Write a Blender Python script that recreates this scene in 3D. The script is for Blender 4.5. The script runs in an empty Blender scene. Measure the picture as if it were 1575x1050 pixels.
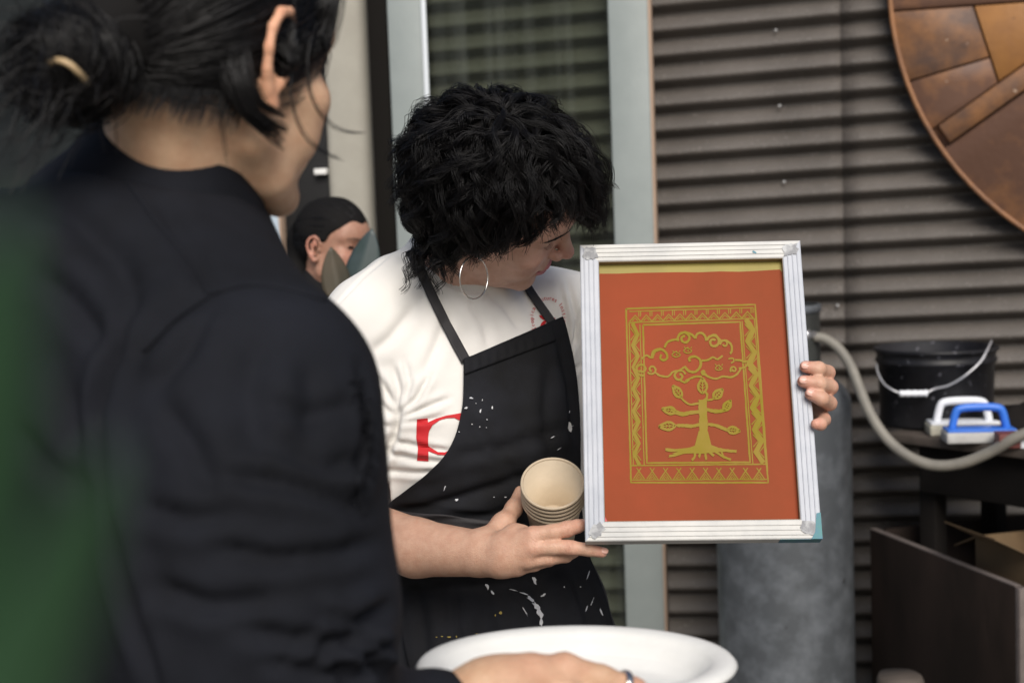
import bpy, math, random
import numpy as np
from mathutils import Vector
from mathutils.bvhtree import BVHTree

random.seed(7)
RNG = np.random.default_rng(11)
SC = bpy.context.scene
COL = SC.collection

# ------------------------------------------------------------------ camera
F_PX = 2187.5                       # 50 mm lens on a 36 mm sensor, in photo pixels
CX, CY = 787.5, 525.0
CAM_Z = 1.50
PITCH = math.radians(5.0)
ROLL = math.radians(2.1)
C0 = np.array([0.0, 0.0, CAM_Z])
FWD = np.array([0.0, math.cos(PITCH), -math.sin(PITCH)])
_r0 = np.array([1.0, 0.0, 0.0])
_u0 = np.array([0.0, math.sin(PITCH), math.cos(PITCH)])
RGT = math.cos(ROLL) * _r0 - math.sin(ROLL) * _u0
UPV = math.cos(ROLL) * _u0 + math.sin(ROLL) * _r0
cam_data = bpy.data.cameras.new('camera')
cam_data.lens = 50.0
cam_data.sensor_width = 36.0
cam_data.clip_start = 0.02
cam_data.clip_end = 2000.0
cam_data.dof.use_dof = True
cam_data.dof.focus_distance = 1.82
cam_data.dof.aperture_fstop = 5.6
cam = bpy.data.objects.new('camera', cam_data)
COL.objects.link(cam)
from mathutils import Matrix
cam.matrix_world = Matrix(((RGT[0], UPV[0], -FWD[0], C0[0]), (RGT[1], UPV[1], -FWD[1], C0[1]),
                           (RGT[2], UPV[2], -FWD[2], C0[2]), (0, 0, 0, 1)))
SC.camera = cam

# ------------------------------------------------------------------ sky, sun, exposure
SUN_EL = math.radians(40.0)
SUN_AZ = math.radians(172.0)        # compass angle from +Y, clockwise: behind the camera
world = bpy.data.worlds.new('World')
SC.world = world
world.use_nodes = True
wn = world.node_tree.nodes
wl = world.node_tree.links
wn.clear()
sky = wn.new('ShaderNodeTexSky')
sky.sky_type = 'NISHITA'
sky.sun_disc = False
sky.sun_elevation = SUN_EL
sky.sun_rotation = SUN_AZ
sky.air_density = 1.0
sky.dust_density = 2.5
sky.ozone_density = 1.0
bg = wn.new('ShaderNodeBackground')
bg.inputs['Strength'].default_value = 0.08
wo = wn.new('ShaderNodeOutputWorld')
wl.new(sky.outputs[0], bg.inputs[0])
wl.new(bg.outputs[0], wo.inputs[0])
sun_data = bpy.data.lights.new('sun', 'SUN')
sun_data.energy = 3.1
sun_data.angle = math.radians(36.0)
sun_data.color = (1.0, 0.95, 0.88)
sun = bpy.data.objects.new('sun', sun_data)
COL.objects.link(sun)
_sd = Vector((math.sin(SUN_AZ) * math.cos(SUN_EL), math.cos(SUN_AZ) * math.cos(SUN_EL), math.sin(SUN_EL)))
sun.rotation_euler = _sd.to_track_quat('Z', 'Y').to_euler()
sun.location = _sd * 30
SC.view_settings.view_transform = 'Standard'
SC.view_settings.look = 'None'
SC.view_settings.exposure = 0.22
SC.view_settings.gamma = 1.0
SC.view_settings.use_curve_mapping = False
SC.render.engine = 'CYCLES'
SC.cycles.use_denoising = True
SC.cycles.max_bounces = 6

# ------------------------------------------------------------------ helpers: space
def U(px, py, d):
    """World point that the survey camera sees at photo pixel (px, py), d metres in."""
    px = np.asarray(px, float); py = np.asarray(py, float); d = np.asarray(d, float)
    return (C0 + np.multiply.outer(d, FWD) + np.multiply.outer((px - CX) / F_PX * d, RGT)
            - np.multiply.outer((py - CY) / F_PX * d, UPV))

def proj(P):
    q = np.asarray(P) - C0
    d = q @ FWD
    return CX + (q @ RGT) / d * F_PX, CY - (q @ UPV) / d * F_PX, d

def ray(px, py):
    v = FWD + (px - CX) / F_PX * RGT - (py - CY) / F_PX * UPV
    return v / np.linalg.norm(v)

def hit_plane(px, py, p0, n):
    v = ray(px, py)
    t = np.dot(np.asarray(p0) - C0, n) / np.dot(v, n)
    return C0 + t * v

def unit(v):
    v = np.asarray(v, float)
    return v / np.linalg.norm(v)

# ------------------------------------------------------------------ helpers: objects
def mesh_np(name, V, F, mat=None, parent=None, smooth=True, attrs=None):
    """V (n,3), F (m,3|4) index array -> one mesh object."""
    V = np.ascontiguousarray(V, dtype=np.float32)
    F = np.ascontiguousarray(F, dtype=np.int32)
    me = bpy.data.meshes.new(name)
    m, k = F.shape
    me.vertices.add(len(V)); me.vertices.foreach_set('co', V.ravel())
    me.loops.add(m * k); me.loops.foreach_set('vertex_index', F.ravel())
    me.polygons.add(m)
    me.polygons.foreach_set('loop_start', np.arange(0, m * k, k, dtype=np.int32))
    if smooth:
        me.polygons.foreach_set('use_smooth', np.ones(m, bool))
    me.update(calc_edges=True)
    me.validate()
    if attrs:
        for an, arr in attrs.items():
            a = me.color_attributes.new(an, 'FLOAT_COLOR', 'POINT')
            c = np.ones((len(V), 4), np.float32); c[:, :3] = arr
            a.data.foreach_set('color', c.ravel())
    if mat: me.materials.append(mat)
    o = bpy.data.objects.new(name, me)
    COL.objects.link(o)
    if parent: o.parent = parent
    return o

def mesh_py(name, V, F, mat=None, parent=None, smooth=False):
    me = bpy.data.meshes.new(name)
    me.from_pydata([tuple(float(c) for c in v) for v in V], [], [tuple(int(i) for i in f) for f in F])
    if smooth:
        me.polygons.foreach_set('use_smooth', [True] * len(me.polygons))
    me.update()
    if mat: me.materials.append(mat)
    o = bpy.data.objects.new(name, me)
    COL.objects.link(o)
    if parent: o.parent = parent
    return o

def empty(name, loc=(0, 0, 0)):
    o = bpy.data.objects.new(name, None)
    o.empty_display_size = 0.05
    COL.objects.link(o)
    return o

def tag(o, label=None, cat=None, group=None, kind=None):
    if label: o['label'] = label
    if cat: o['category'] = cat
    if group: o['group'] = group
    if kind: o['kind'] = kind
    return o

def bevel(o, w=0.003, seg=2):
    m = o.modifiers.new('bevel', 'BEVEL'); m.width = w; m.segments = seg; m.limit_method = 'ANGLE'
    m.angle_limit = math.radians(40)
    for p in o.data.polygons: p.use_smooth = True
    return o

def box_vf(c, ax, ay, az):
    """box with centre c and half-extent vectors"""
    c, ax, ay, az = map(np.asarray, (c, ax, ay, az))
    V = [c + sx * ax + sy * ay + sz * az for sz in (-1, 1) for sy in (-1, 1) for sx in (-1, 1)]
    F = [(0, 2, 3, 1), (4, 5, 7, 6), (0, 1, 5, 4), (2, 6, 7, 3), (0, 4, 6, 2), (1, 3, 7, 5)]
    return V, F

def box(name, c, ax, ay, az, mat, parent=None, bv=0.003):
    if np.dot(np.cross(ax, ay), az) < 0: ax = -np.asarray(ax)
    o = mesh_py(name, *box_vf(c, ax, ay, az), mat, parent)
    if bv: bevel(o, bv)
    return o

def join_vf(parts):
    V, F, n = [], [], 0
    for v, f in parts:
        V += list(v); F += [tuple(i + n for i in q) for q in f]; n += len(v)
    return V, F

def prism(pts, n, th):
    """flat polygon pts (k,3) given thickness th along -n (front face stays)"""
    pts = np.asarray(pts, float); n = np.asarray(n, float); k = len(pts)
    nn = np.zeros(3)
    for i in range(k): nn += np.cross(pts[i] - pts[0], pts[(i + 1) % k] - pts[0])
    if np.dot(nn, n) < 0: pts = pts[::-1]
    V = list(pts) + list(pts - n * th)
    F = [tuple(range(k)), tuple(range(2 * k - 1, k - 1, -1))]
    F += [(i, i + k, (i + 1) % k + k, (i + 1) % k) for i in range(k)]
    return V, F

def frames(P):
    """parallel-ish frames along polylines P (...,K,3)"""
    T = np.gradient(P, axis=-2)
    T /= np.linalg.norm(T, axis=-1, keepdims=True) + 1e-12
    ref = np.zeros_like(T); ref[..., :] = (0.31, 0.17, 0.93)
    bad = np.abs((T * ref).sum(-1)) > 0.93
    ref[bad] = (0.9, -0.4, 0.1)
    N = np.cross(T, ref); N /= np.linalg.norm(N, axis=-1, keepdims=True) + 1e-12
    B = np.cross(T, N)
    return T, N, B

def tube_vf(pts, r, sides=10, cap=True):
    P = np.asarray(pts, float); K = len(P)
    r = np.broadcast_to(np.asarray(r, float), (K,))
    T = np.gradient(P, axis=0); T /= np.linalg.norm(T, axis=1, keepdims=True) + 1e-12
    n = np.cross(T[0], (0.3, 0.2, 0.93)); n /= np.linalg.norm(n)
    N = [n]
    for i in range(1, K):
        n = n - T[i] * np.dot(n, T[i]); n /= np.linalg.norm(n); N.append(n)
    N = np.array(N); B = np.cross(T, N)
    a = np.arange(sides) * 2 * math.pi / sides
    V = P[:, None] + r[:, None, None] * (np.cos(a)[None, :, None] * N[:, None] + np.sin(a)[None, :, None] * B[:, None])
    V = V.reshape(-1, 3)
    F = []
    for i in range(K - 1):
        for j in range(sides):
            k = (j + 1) % sides
            F.append((i * sides + j, i * sides + k, (i + 1) * sides + k, (i + 1) * sides + j))
    if cap:
        F.append(tuple(range(sides - 1, -1, -1))); F.append(tuple(range((K - 1) * sides, K * sides)))
    return list(V), F

def spline(pts, n=40):
    """Catmull-Rom through pts"""
    P = np.asarray(pts, float)
    P = np.vstack([2 * P[0] - P[1], P, 2 * P[-1] - P[-2]])
    m = len(P) - 3
    out = []
    for u in np.linspace(0, m - 1e-6, n):
        i = int(u); t = u - i
        a, b, c, d = P[i:i + 4]
        out.append(0.5 * (2 * b + (c - a) * t + (2 * a - 5 * b + 4 * c - d) * t * t + (3 * b - a - 3 * c + d) * t ** 3))
    return np.array(out)

def lathe_vf(prof, c, ax, n=48, close=False):
    """profile [(radius, height)] turned about axis ax through c"""
    ax = unit(ax); u = unit(np.cross(ax, (0.123, 0.97, 0.2))); v = np.cross(ax, u)
    V, F = [], []
    for r, h in prof:
        for j in range(n):
            a = 2 * math.pi * j / n
            V.append(np.asarray(c) + ax * h + r * (math.cos(a) * u + math.sin(a) * v))
    K = len(prof)
    for i in range(K - 1):
        for j in range(n):
            k = (j + 1) % n
            F.append((i * n + j, i * n + k, (i + 1) * n + k, (i + 1) * n + j))
    if close:
        F.append(tuple(range(n - 1, -1, -1))); F.append(tuple(range((K - 1) * n, K * n)))
    return V, F

# ------------------------------------------------------------------ helpers: materials
def mat(name, col, rough=0.6, col2=None, scale=8.0, detail=5.0, contrast=(0.35, 0.65), metal=0.0, bump=0.0, bump_scale=60.0,
        stretch=(1, 1, 1), spec=0.5, rough2=None, sheen=0.0, bump_stretch=None, specks=None, vcol=None, sss=0.0, coat=0.0):
    m = bpy.data.materials.new(name); m.use_nodes = True
    nt = m.node_tree; N = nt.nodes; L = nt.links
    b = N['Principled BSDF']
    b.inputs['Base Color'].default_value = (*col, 1)
    b.inputs['Roughness'].default_value = rough
    b.inputs['Metallic'].default_value = metal
    b.inputs['Specular IOR Level'].default_value = spec
    if sheen:
        b.inputs['Sheen Weight'].default_value = sheen; b.inputs['Sheen Roughness'].default_value = 0.5
    if coat: b.inputs['Coat Weight'].default_value = coat; b.inputs['Coat Roughness'].default_value = 0.15
    if sss:
        b.inputs['Subsurface Weight'].default_value = sss
        b.inputs['Subsurface Radius'].default_value = (1.0, 0.35, 0.2)
        b.inputs['Subsurface Scale'].default_value = 0.004
    tc = N.new('ShaderNodeTexCoord')
    mp = N.new('ShaderNodeMapping'); mp.inputs['Scale'].default_value = stretch
    L.new(tc.outputs['Object'], mp.inputs[0])
    colour = None
    if vcol:
        at = N.new('ShaderNodeVertexColor'); at.layer_name = vcol
        colour = at.outputs[0]
    if col2 is not None:
        nz = N.new('ShaderNodeTexNoise'); nz.inputs['Scale'].default_value = scale; nz.inputs['Detail'].default_value = detail
        nz.inputs['Roughness'].default_value = 0.6
        L.new(mp.outputs[0], nz.inputs['Vector'])
        rp = N.new('ShaderNodeValToRGB')
        rp.color_ramp.elements[0].position = contrast[0]; rp.color_ramp.elements[1].position = contrast[1]
        L.new(nz.outputs[0], rp.inputs[0])
        mx = N.new('ShaderNodeMix'); mx.data_type = 'RGBA'
        if colour is None:
            mx.inputs[6].default_value = (*col, 1)
        else:
            L.new(colour, mx.inputs[6]); mx.blend_type = 'MULTIPLY'
        mx.inputs[7].default_value = (*col2, 1)
        L.new(rp.outputs[0], mx.inputs[0])
        colour = mx.outputs[2]
        if rough2 is not None:
            mr = N.new('ShaderNodeMapRange'); mr.inputs[3].default_value = rough; mr.inputs[4].default_value = rough2
            L.new(rp.outputs[0], mr.inputs[0]); L.new(mr.outputs[0], b.inputs['Roughness'])
    if specks:
        scol, sscale, thr = specks
        sn = N.new('ShaderNodeTexNoise'); sn.inputs['Scale'].default_value = sscale; sn.inputs['Detail'].default_value = 3
        L.new(tc.outputs['Object'], sn.inputs['Vector'])
        sr = N.new('ShaderNodeValToRGB'); sr.color_ramp.elements[0].position = thr; sr.color_ramp.elements[1].position = thr + 0.03
        L.new(sn.outputs[0], sr.inputs[0])
        m2 = N.new('ShaderNodeMix'); m2.data_type = 'RGBA'
        if colour is None: m2.inputs[6].default_value = (*col, 1)
        else: L.new(colour, m2.inputs[6])
        m2.inputs[7].default_value = (*scol, 1)
        L.new(sr.outputs[0], m2.inputs[0])
        colour = m2.outputs[2]
    if colour is not None: L.new(colour, b.inputs['Base Color'])
    if bump:
        mp2 = N.new('ShaderNodeMapping'); mp2.inputs['Scale'].default_value = bump_stretch or stretch
        L.new(tc.outputs['Object'], mp2.inputs[0])
        bn = N.new('ShaderNodeTexNoise'); bn.inputs['Scale'].default_value = bump_scale; bn.inputs['Detail'].default_value = 4
        L.new(mp2.outputs[0], bn.inputs['Vector'])
        bp = N.new('ShaderNodeBump'); bp.inputs['Strength'].default_value = 1.0; bp.inputs['Distance'].default_value = bump
        L.new(bn.outputs[0], bp.inputs['Height']); L.new(bp.outputs[0], b.inputs['Normal'])
    return m

M = {}
# ================================================================== SETTING
M['concrete'] = mat('concrete', (0.20, 0.185, 0.165), 0.9, (0.15, 0.14, 0.125), 3.0, bump=0.004, bump_scale=40)
M['iron'] = mat('weathered_iron', (0.100, 0.087, 0.077), 0.6, (0.066, 0.057, 0.050), 5.0, contrast=(0.3, 0.7), stretch=(1, 1, 0.45),
                bump=0.0026, bump_scale=150, bump_stretch=(1, 1, 1), specks=((0.19, 0.175, 0.16), 120.0, 0.67))
M['door_frame'] = mat('grey_green_paint', (0.27, 0.30, 0.295), 0.5, (0.235, 0.265, 0.26), 6.0, bump=0.0004, bump_scale=90)
M['door_edge'] = mat('bare_timber_edge', (0.42, 0.30, 0.22), 0.7)
M['light_metal'] = mat('pale_bead', (0.62, 0.66, 0.70), 0.35)
M['jamb'] = mat('black_jamb', (0.008, 0.007, 0.006), 0.8, spec=0.1)
M['plaster'] = mat('cream_render', (0.36, 0.345, 0.30), 0.8, (0.30, 0.285, 0.245), 4.0, bump=0.001, bump_scale=50)
M['blackboard'] = mat('black_board', (0.012, 0.012, 0.0125), 0.7, (0.017, 0.017, 0.018), 5.0, spec=0.2)
M['white_paint'] = mat('white_paint', (0.72, 0.72, 0.70), 0.6)
M['blue_white'] = mat('blue_white_paint', (0.42, 0.50, 0.58), 0.45, (0.36, 0.43, 0.50), 7.0)
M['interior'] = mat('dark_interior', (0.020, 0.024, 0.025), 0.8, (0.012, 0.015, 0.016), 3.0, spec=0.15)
M['purlin'] = mat('dark_timber', (0.06, 0.045, 0.035), 0.8, (0.03, 0.025, 0.02), 9.0)

def glass_material(name, tint, rough, refl=0.55):
    m = bpy.data.materials.new(name); m.use_nodes = True
    nt = m.node_tree; N = nt.nodes; L = nt.links
    N.clear()
    out = N.new('ShaderNodeOutputMaterial')
    tr = N.new('ShaderNodeBsdfTransparent'); tr.inputs[0].default_value = (*tint, 1)
    gl = N.new('ShaderNodeBsdfGlossy'); gl.inputs['Roughness'].default_value = rough
    gl.inputs['Color'].default_value = (0.85, 0.9, 0.92, 1)
    df = N.new('ShaderNodeBsdfDiffuse'); df.inputs[0].default_value = (0.35, 0.37, 0.36, 1)
    fr = N.new('ShaderNodeFresnel'); fr.inputs[0].default_value = 1.16
    m1 = N.new('ShaderNodeMixShader'); L.new(fr.outputs[0], m1.inputs[0]); L.new(tr.outputs[0], m1.inputs[1]); L.new(gl.outputs[0], m1.inputs[2])
    # dust film, with reflections of uprights painted in as pale vertical streaks
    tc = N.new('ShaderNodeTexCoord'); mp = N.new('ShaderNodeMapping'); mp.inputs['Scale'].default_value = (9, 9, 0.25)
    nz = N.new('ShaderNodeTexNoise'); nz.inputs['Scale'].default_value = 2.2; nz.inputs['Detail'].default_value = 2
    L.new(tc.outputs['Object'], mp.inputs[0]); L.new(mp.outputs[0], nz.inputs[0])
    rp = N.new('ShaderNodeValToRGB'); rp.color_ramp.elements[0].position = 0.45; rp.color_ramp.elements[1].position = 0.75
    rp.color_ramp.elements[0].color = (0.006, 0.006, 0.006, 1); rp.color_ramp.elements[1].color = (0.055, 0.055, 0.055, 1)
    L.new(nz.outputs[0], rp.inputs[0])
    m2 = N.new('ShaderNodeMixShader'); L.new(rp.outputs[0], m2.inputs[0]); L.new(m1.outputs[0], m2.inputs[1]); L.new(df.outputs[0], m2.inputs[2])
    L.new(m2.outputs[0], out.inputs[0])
    return m
M['glass'] = glass_material('dusty_reflection_glass', (0.80, 0.84, 0.79), 0.12)

# ground
tag(mesh_py('ground', [(-300, -300, 0), (300, -300, 0), (300, 300, 0), (-300, 300, 0)], [(0, 1, 2, 3)], M['concrete']), kind='structure')

# wall frame: s along the wall (to the right, coming nearer), z up, o out towards the yard
WYAW = math.radians(14.0)
W_T = np.array([math.cos(WYAW), -math.sin(WYAW), 0.0])
W_N = np.array([-math.sin(WYAW), -math.cos(WYAW), 0.0])
W_P = U(1300, 500, 4.38)
W_ORG = np.array([W_P[0], W_P[1], 0.0])
Z3 = np.array([0, 0, 1.0])
def W(s, z, o=0.0):
    return W_ORG + W_T * s + W_N * o + Z3 * z
def WS(px, py, o=0.0):
    """photo pixel -> (s, z) on the wall plane set out by o"""
    p = hit_plane(px, py, W_ORG + W_N * o, W_N) - W_ORG
    return float(p @ W_T), float(p[2])

# corrugated iron: separate overlapping sheets on one wall
wall = empty('corrugated_wall'); tag(wall, 'brown weathered corrugated iron wall behind the gas cylinder and bucket', 'wall')
CORR_TILT = math.radians(1.5)
def corrugated_sheet(s0, s1, z0, z1, o, phase):
    pitch, amp = 0.0768, 0.0195
    nz = int((z1 - z0) / pitch * 12); ns = int((s1 - s0) / 0.06)
    V = []
    for i in range(nz + 1):
        z = z0 + (z1 - z0) * i / nz
        for j in range(ns + 1):
            s = s0 + (s1 - s0) * j / ns
            zz = z + (s - 0) * math.tan(CORR_TILT)
            ph = 2 * math.pi * z / pitch + phase
            w = math.sin(ph) + 0.22 * math.sin(2 * ph + 0.6)
            dent = 0.0012 * math.sin(s * 7.1 + z * 3.3) + 0.001 * math.sin(s * 17.7 - z * 5.9)
            V.append(W(s, zz, o + amp * w + dent))
    F = [(i * (ns + 1) + j, i * (ns + 1) + j + 1, (i + 1) * (ns + 1) + j + 1, (i + 1) * (ns + 1) + j) for i in range(nz) for j in range(ns)]
    o_ = mesh_py('iron_sheet', V, F, M['iron'], wall, smooth=True)
    sm = o_.modifiers.new('thick', 'SOLIDIFY'); sm.thickness = 0.0012; sm.offset = 0
    return o_
S_L = WS(585, 400)[0]
for k, (a, b_, o_) in enumerate(((S_L, 0.02, 0.0), (0.0, 3.2, 0.0014))):
    corrugated_sheet(a, b_, -0.15, 3.1, o_, 0.9)

# roofing screws in the sheets
sc_m = mat('screw_zinc', (0.45, 0.45, 0.45), 0.4, metal=0.6)
for (px, py) in ((1193, 47), (1199, 163), (1206, 280), (1288, 470)):
    s, z = WS(px, py, 0.012)
    mesh_py('screw', *lathe_vf([(0.0005, 0.003), (0.003, 0.0028), (0.0042, 0.001), (0.005, -0.006)], W(s, z, 0.012), W_N, 10), sc_m, wall, True)

# sliding glass door standing in front of the iron
door = empty('glass_door'); tag(door, 'grey framed sliding glass door in front of the iron wall', 'door')
def wall_bar(name, x0, x1, y_at, o0, o1, z0, z1, m, parent, bv=0.004, lean=0.0):
    s0 = WS(x0, y_at, o1)[0]; s1 = WS(x1, y_at, o1)[0]
    c = W((s0 + s1) / 2, (z0 + z1) / 2, (o0 + o1) / 2)
    up = unit(Z3 + W_T * lean)
    return box(name, c, W_T * (s1 - s0) / 2, up * (z1 - z0) / 2, W_N * (o1 - o0) / 2, m, parent, bv)
wall_bar('stile', 603, 657, 200, 0.06, 0.11, 0.02, 2.6, M['door_frame'], door)
wall_bar('glazing_bead', 651.5, 658.5, 120, 0.108, 0.118, 0.12, 2.55, M['light_metal'], [o for o in door.children if o.name.startswith('stile')][0], 0.002)
wall_bar('stile', 940, 1001, 200, 0.06, 0.11, 0.02, 2.6, M['door_frame'], door)
wall_bar('edge_strip', 1001.4, 1004.5, 200, 0.06, 0.108, 0.02, 2.6, M['door_edge'], [o for o in door.children if o.name.startswith('stile')][-1], 0.001)
sA = WS(657, 200, 0.085)[0]; sB = WS(940, 200, 0.085)[0]
box('bottom_rail', W((sA + sB) / 2, 0.08, 0.085), W_T * (sB - sA) / 2 * 0.998, Z3 * 0.06, W_N * 0.022, M['door_frame'], door)
box('top_rail', W((sA + sB) / 2, 2.55, 0.085), W_T * (sB - sA) / 2 * 0.998, Z3 * 0.05, W_N * 0.022, M['door_frame'], door)
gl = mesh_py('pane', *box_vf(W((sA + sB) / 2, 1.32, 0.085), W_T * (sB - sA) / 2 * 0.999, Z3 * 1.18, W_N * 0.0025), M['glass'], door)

# opening left of the door: black jamb, cream pillar, black board, pale window post
jb = wall_bar('door_jamb', 572, 602.5, 200, -0.05, 0.09, 0.0, 3.0, M['jamb'], None); tag(jb, 'black timber door jamb between cream pillar and grey door frame', 'door jamb')
s0 = WS(503, 200, -0.02)[0]; s1 = WS(572, 200, -0.02)[0]
cpil = W((s0 + s1) / 2, 1.5, -0.03)
V = []
nseg = 12
pil = box('cream_pillar', cpil, W_T * (s1 - s0) / 2, Z3 * 1.5, W_N * 0.04, M['plaster'], None, 0.03)
tag(pil, 'cream rendered pillar beside the black jamb', 'pillar')
bb = wall_bar('black_board', 430, 502.6, 200, -0.06, -0.01, 0.0, 3.0, M['blackboard'], None); tag(bb, 'tall black panel left of the cream pillar', 'panel')
box('white_bracket', W(*WS(494, 264, 0.006), 0.006), W_T * 0.021, Z3 * 0.0095, W_N * 0.012, M['white_paint'], bb, 0.001)
wp = empty('window_frame'); tag(wp, 'pale blue window frame edge seen under the foreground man\'s chin', 'window')
wall_bar('post', 397, 428.5, 350, 0.0, 0.05, 0.0, 3.0, M['blue_white'], wp)
wall_bar('edge_strip', 428.9, 431.5, 350, 0.0, 0.048, 0.0, 3.0, M['door_edge'], wp, 0.001)
wall_bar('glazing_bead', 388, 391, 350, 0.01, 0.03, 0.0, 3.0, M['light_metal'], wp, 0.001)
sA = WS(330, 350, 0.012)[0]; sB = WS(397, 350, 0.012)[0]
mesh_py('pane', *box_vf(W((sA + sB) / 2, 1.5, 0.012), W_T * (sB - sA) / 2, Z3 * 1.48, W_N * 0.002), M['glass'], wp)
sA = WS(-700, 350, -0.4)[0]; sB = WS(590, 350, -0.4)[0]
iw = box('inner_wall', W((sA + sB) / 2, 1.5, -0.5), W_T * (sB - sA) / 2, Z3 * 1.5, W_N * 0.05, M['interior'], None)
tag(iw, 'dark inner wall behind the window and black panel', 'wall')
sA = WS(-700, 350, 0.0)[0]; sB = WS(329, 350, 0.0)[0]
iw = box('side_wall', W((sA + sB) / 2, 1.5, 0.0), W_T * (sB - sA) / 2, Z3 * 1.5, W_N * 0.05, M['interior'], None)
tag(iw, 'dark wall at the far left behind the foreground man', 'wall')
# ================================================================== PROPS AGAINST THE WALL
M['galv'] = mat('galvanised_steel', (0.095, 0.104, 0.115), 0.42, (0.165, 0.18, 0.20), 16.0, contrast=(0.42, 0.7), metal=0.35, bump=0.0008, bump_scale=30,
                specks=((0.05, 0.05, 0.055), 26.0, 0.715))
M['galv_dark'] = mat('dark_steel', (0.06, 0.065, 0.062), 0.5, (0.04, 0.042, 0.04), 12.0, metal=0.2)
M['hose'] = mat('grey_hose', (0.22, 0.205, 0.175), 0.5, (0.16, 0.15, 0.13), 12.0)
M['brass'] = mat('valve_metal', (0.5, 0.5, 0.52), 0.3, metal=0.8)
M['bucket'] = mat('black_plastic', (0.007, 0.007, 0.009), 0.45, (0.022, 0.022, 0.025), 6.0, specks=((0.13, 0.13, 0.15), 60.0, 0.66), spec=0.3)
M['wire'] = mat('wire', (0.5, 0.5, 0.52), 0.4, metal=0.5)
M['white_plastic'] = mat('white_plastic', (0.70, 0.72, 0.76), 0.4)
M['cream_foam'] = mat('cream_foam', (0.50, 0.47, 0.38), 0.9, (0.40, 0.38, 0.31), 30.0, bump=0.001, bump_scale=150)
M['grey_foam'] = mat('grey_foam', (0.48, 0.48, 0.47), 0.9, (0.38, 0.37, 0.36), 25.0, bump=0.001, bump_scale=150)
M['blue_plastic'] = mat('blue_plastic', (0.035, 0.16, 0.62), 0.4)
M['table_top'] = mat('worn_board', (0.10, 0.082, 0.07), 0.7, (0.05, 0.042, 0.036), 8.0, stretch=(0.3, 1, 1), bump=0.001, bump_scale=60, spec=0.2)
M['table_leg'] = mat('black_leg', (0.008, 0.007, 0.0065), 0.8, (0.012, 0.010, 0.009), 8.0, spec=0.12)
M['maroon'] = mat('maroon_card', (0.13, 0.035, 0.03), 0.6)
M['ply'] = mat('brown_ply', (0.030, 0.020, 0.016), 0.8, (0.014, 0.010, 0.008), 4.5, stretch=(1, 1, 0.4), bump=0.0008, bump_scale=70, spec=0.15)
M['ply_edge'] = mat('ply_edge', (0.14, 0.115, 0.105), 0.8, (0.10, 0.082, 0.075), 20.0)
M['card'] = mat('cardboard', (0.16, 0.10, 0.05), 0.8, (0.12, 0.08, 0.04), 9.0)
M['spool_a'] = mat('spool_board', (0.28, 0.125, 0.045), 0.6, (0.09, 0.05, 0.035), 7.0, contrast=(0.38, 0.66), stretch=(1, 1, 1), bump=0.001, bump_scale=50, specks=((0.55, 0.42, 0.32), 55.0, 0.72))
M['spool_b'] = mat('spool_board_orange', (0.36, 0.165, 0.045), 0.55, (0.24, 0.11, 0.04), 6.0, bump=0.001, bump_scale=50, specks=((0.06, 0.03, 0.02), 40.0, 0.70))
M['spool_c'] = mat('spool_board_dark', (0.12, 0.06, 0.038), 0.6, (0.26, 0.12, 0.05), 8.0, contrast=(0.48, 0.74), bump=0.001, bump_scale=50, specks=((0.5, 0.4, 0.34), 48.0, 0.73))
M['spool_edge'] = mat('spool_edge', (0.30, 0.14, 0.06), 0.65, (0.16, 0.08, 0.045), 14.0)

# ---- gas cylinder
gc = empty('gas_cylinder'); tag(gc, 'tall galvanised gas cylinder behind the printing frame', 'gas cylinder')
GD = 4.02
gp = U(1206, 800, GD); gx, gy = gp[0], gp[1]
R_ = 0.19
gz = lambda y: float(U(1206, y, GD)[2])
zt = gz(556)
prof = [(0.02, 0.0), (R_ * 0.93, 0.0), (R_ * 0.96, 0.015), (R_ * 0.96, 0.05), (R_, 0.07)]
prof += [(R_, z) for z in np.linspace(0.1, zt - 0.13, 10)]
prof += [(R_ * 1.004, zt - 0.12), (R_, zt - 0.11)]
prof += [(R_ * math.cos(a), zt - 0.11 + 0.10 * math.sin(a)) for a in np.linspace(0.05, 1.2, 9)]
prof += [(0.02, zt)]
mesh_py('body', *lathe_vf(prof, (gx, gy, 0), Z3, 64), M['galv'], gc, True)
zc = gz(467)
col_prof = [(0.108, zt - 0.03), (0.109, zt + 0.02), (0.109, zc - 0.012), (0.112, zc - 0.002), (0.109, zc), (0.104, zc - 0.004), (0.104, zt - 0.02)]
collar_o = mesh_py('collar', *lathe_vf(col_prof, (gx, gy, 0), Z3, 48), M['galv_dark'], gc, True)
mesh_py('collar_rim', *lathe_vf([(0.109, zc - 0.02), (0.1135, zc - 0.018), (0.114, zc - 0.002), (0.110, zc + 0.002), (0.104, zc + 0.001)], (gx, gy, 0), Z3, 48), M['galv'], collar_o, True)
vp = U(1236, 515, GD - 0.125)
mesh_py('valve', *tube_vf([vp + RGT * -0.05, vp + RGT * -0.005, vp, vp + RGT * 0.014, vp + RGT * 0.0145, vp + RGT * 0.034], [0.012, 0.012, 0.019, 0.019, 0.012, 0.010], 14), M['brass'], gc, True)

# ---- hose
hp = [(1252, 518, 3.90), (1268, 521, 3.89), (1288, 534, 3.87), (1307, 560, 3.84), (1322, 597, 3.80), (1338, 635, 3.76), (1362, 672, 3.72), (1395, 700, 3.68), (1435, 715, 3.64),
      (1480, 712, 3.60), (1525, 694, 3.56), (1578, 666, 3.52), (1680, 640, 3.5), (1800, 700, 3.6), (1850, 1000, 3.9), (1840, 1085, 4.0)]
o = mesh_py('hose', *tube_vf(spline([U(*p) for p in hp], 90), 0.0142, 14), M['hose'], None, True)
tag(o, 'grey rubber hose drooping from the gas cylinder across the bench', 'hose')

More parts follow.
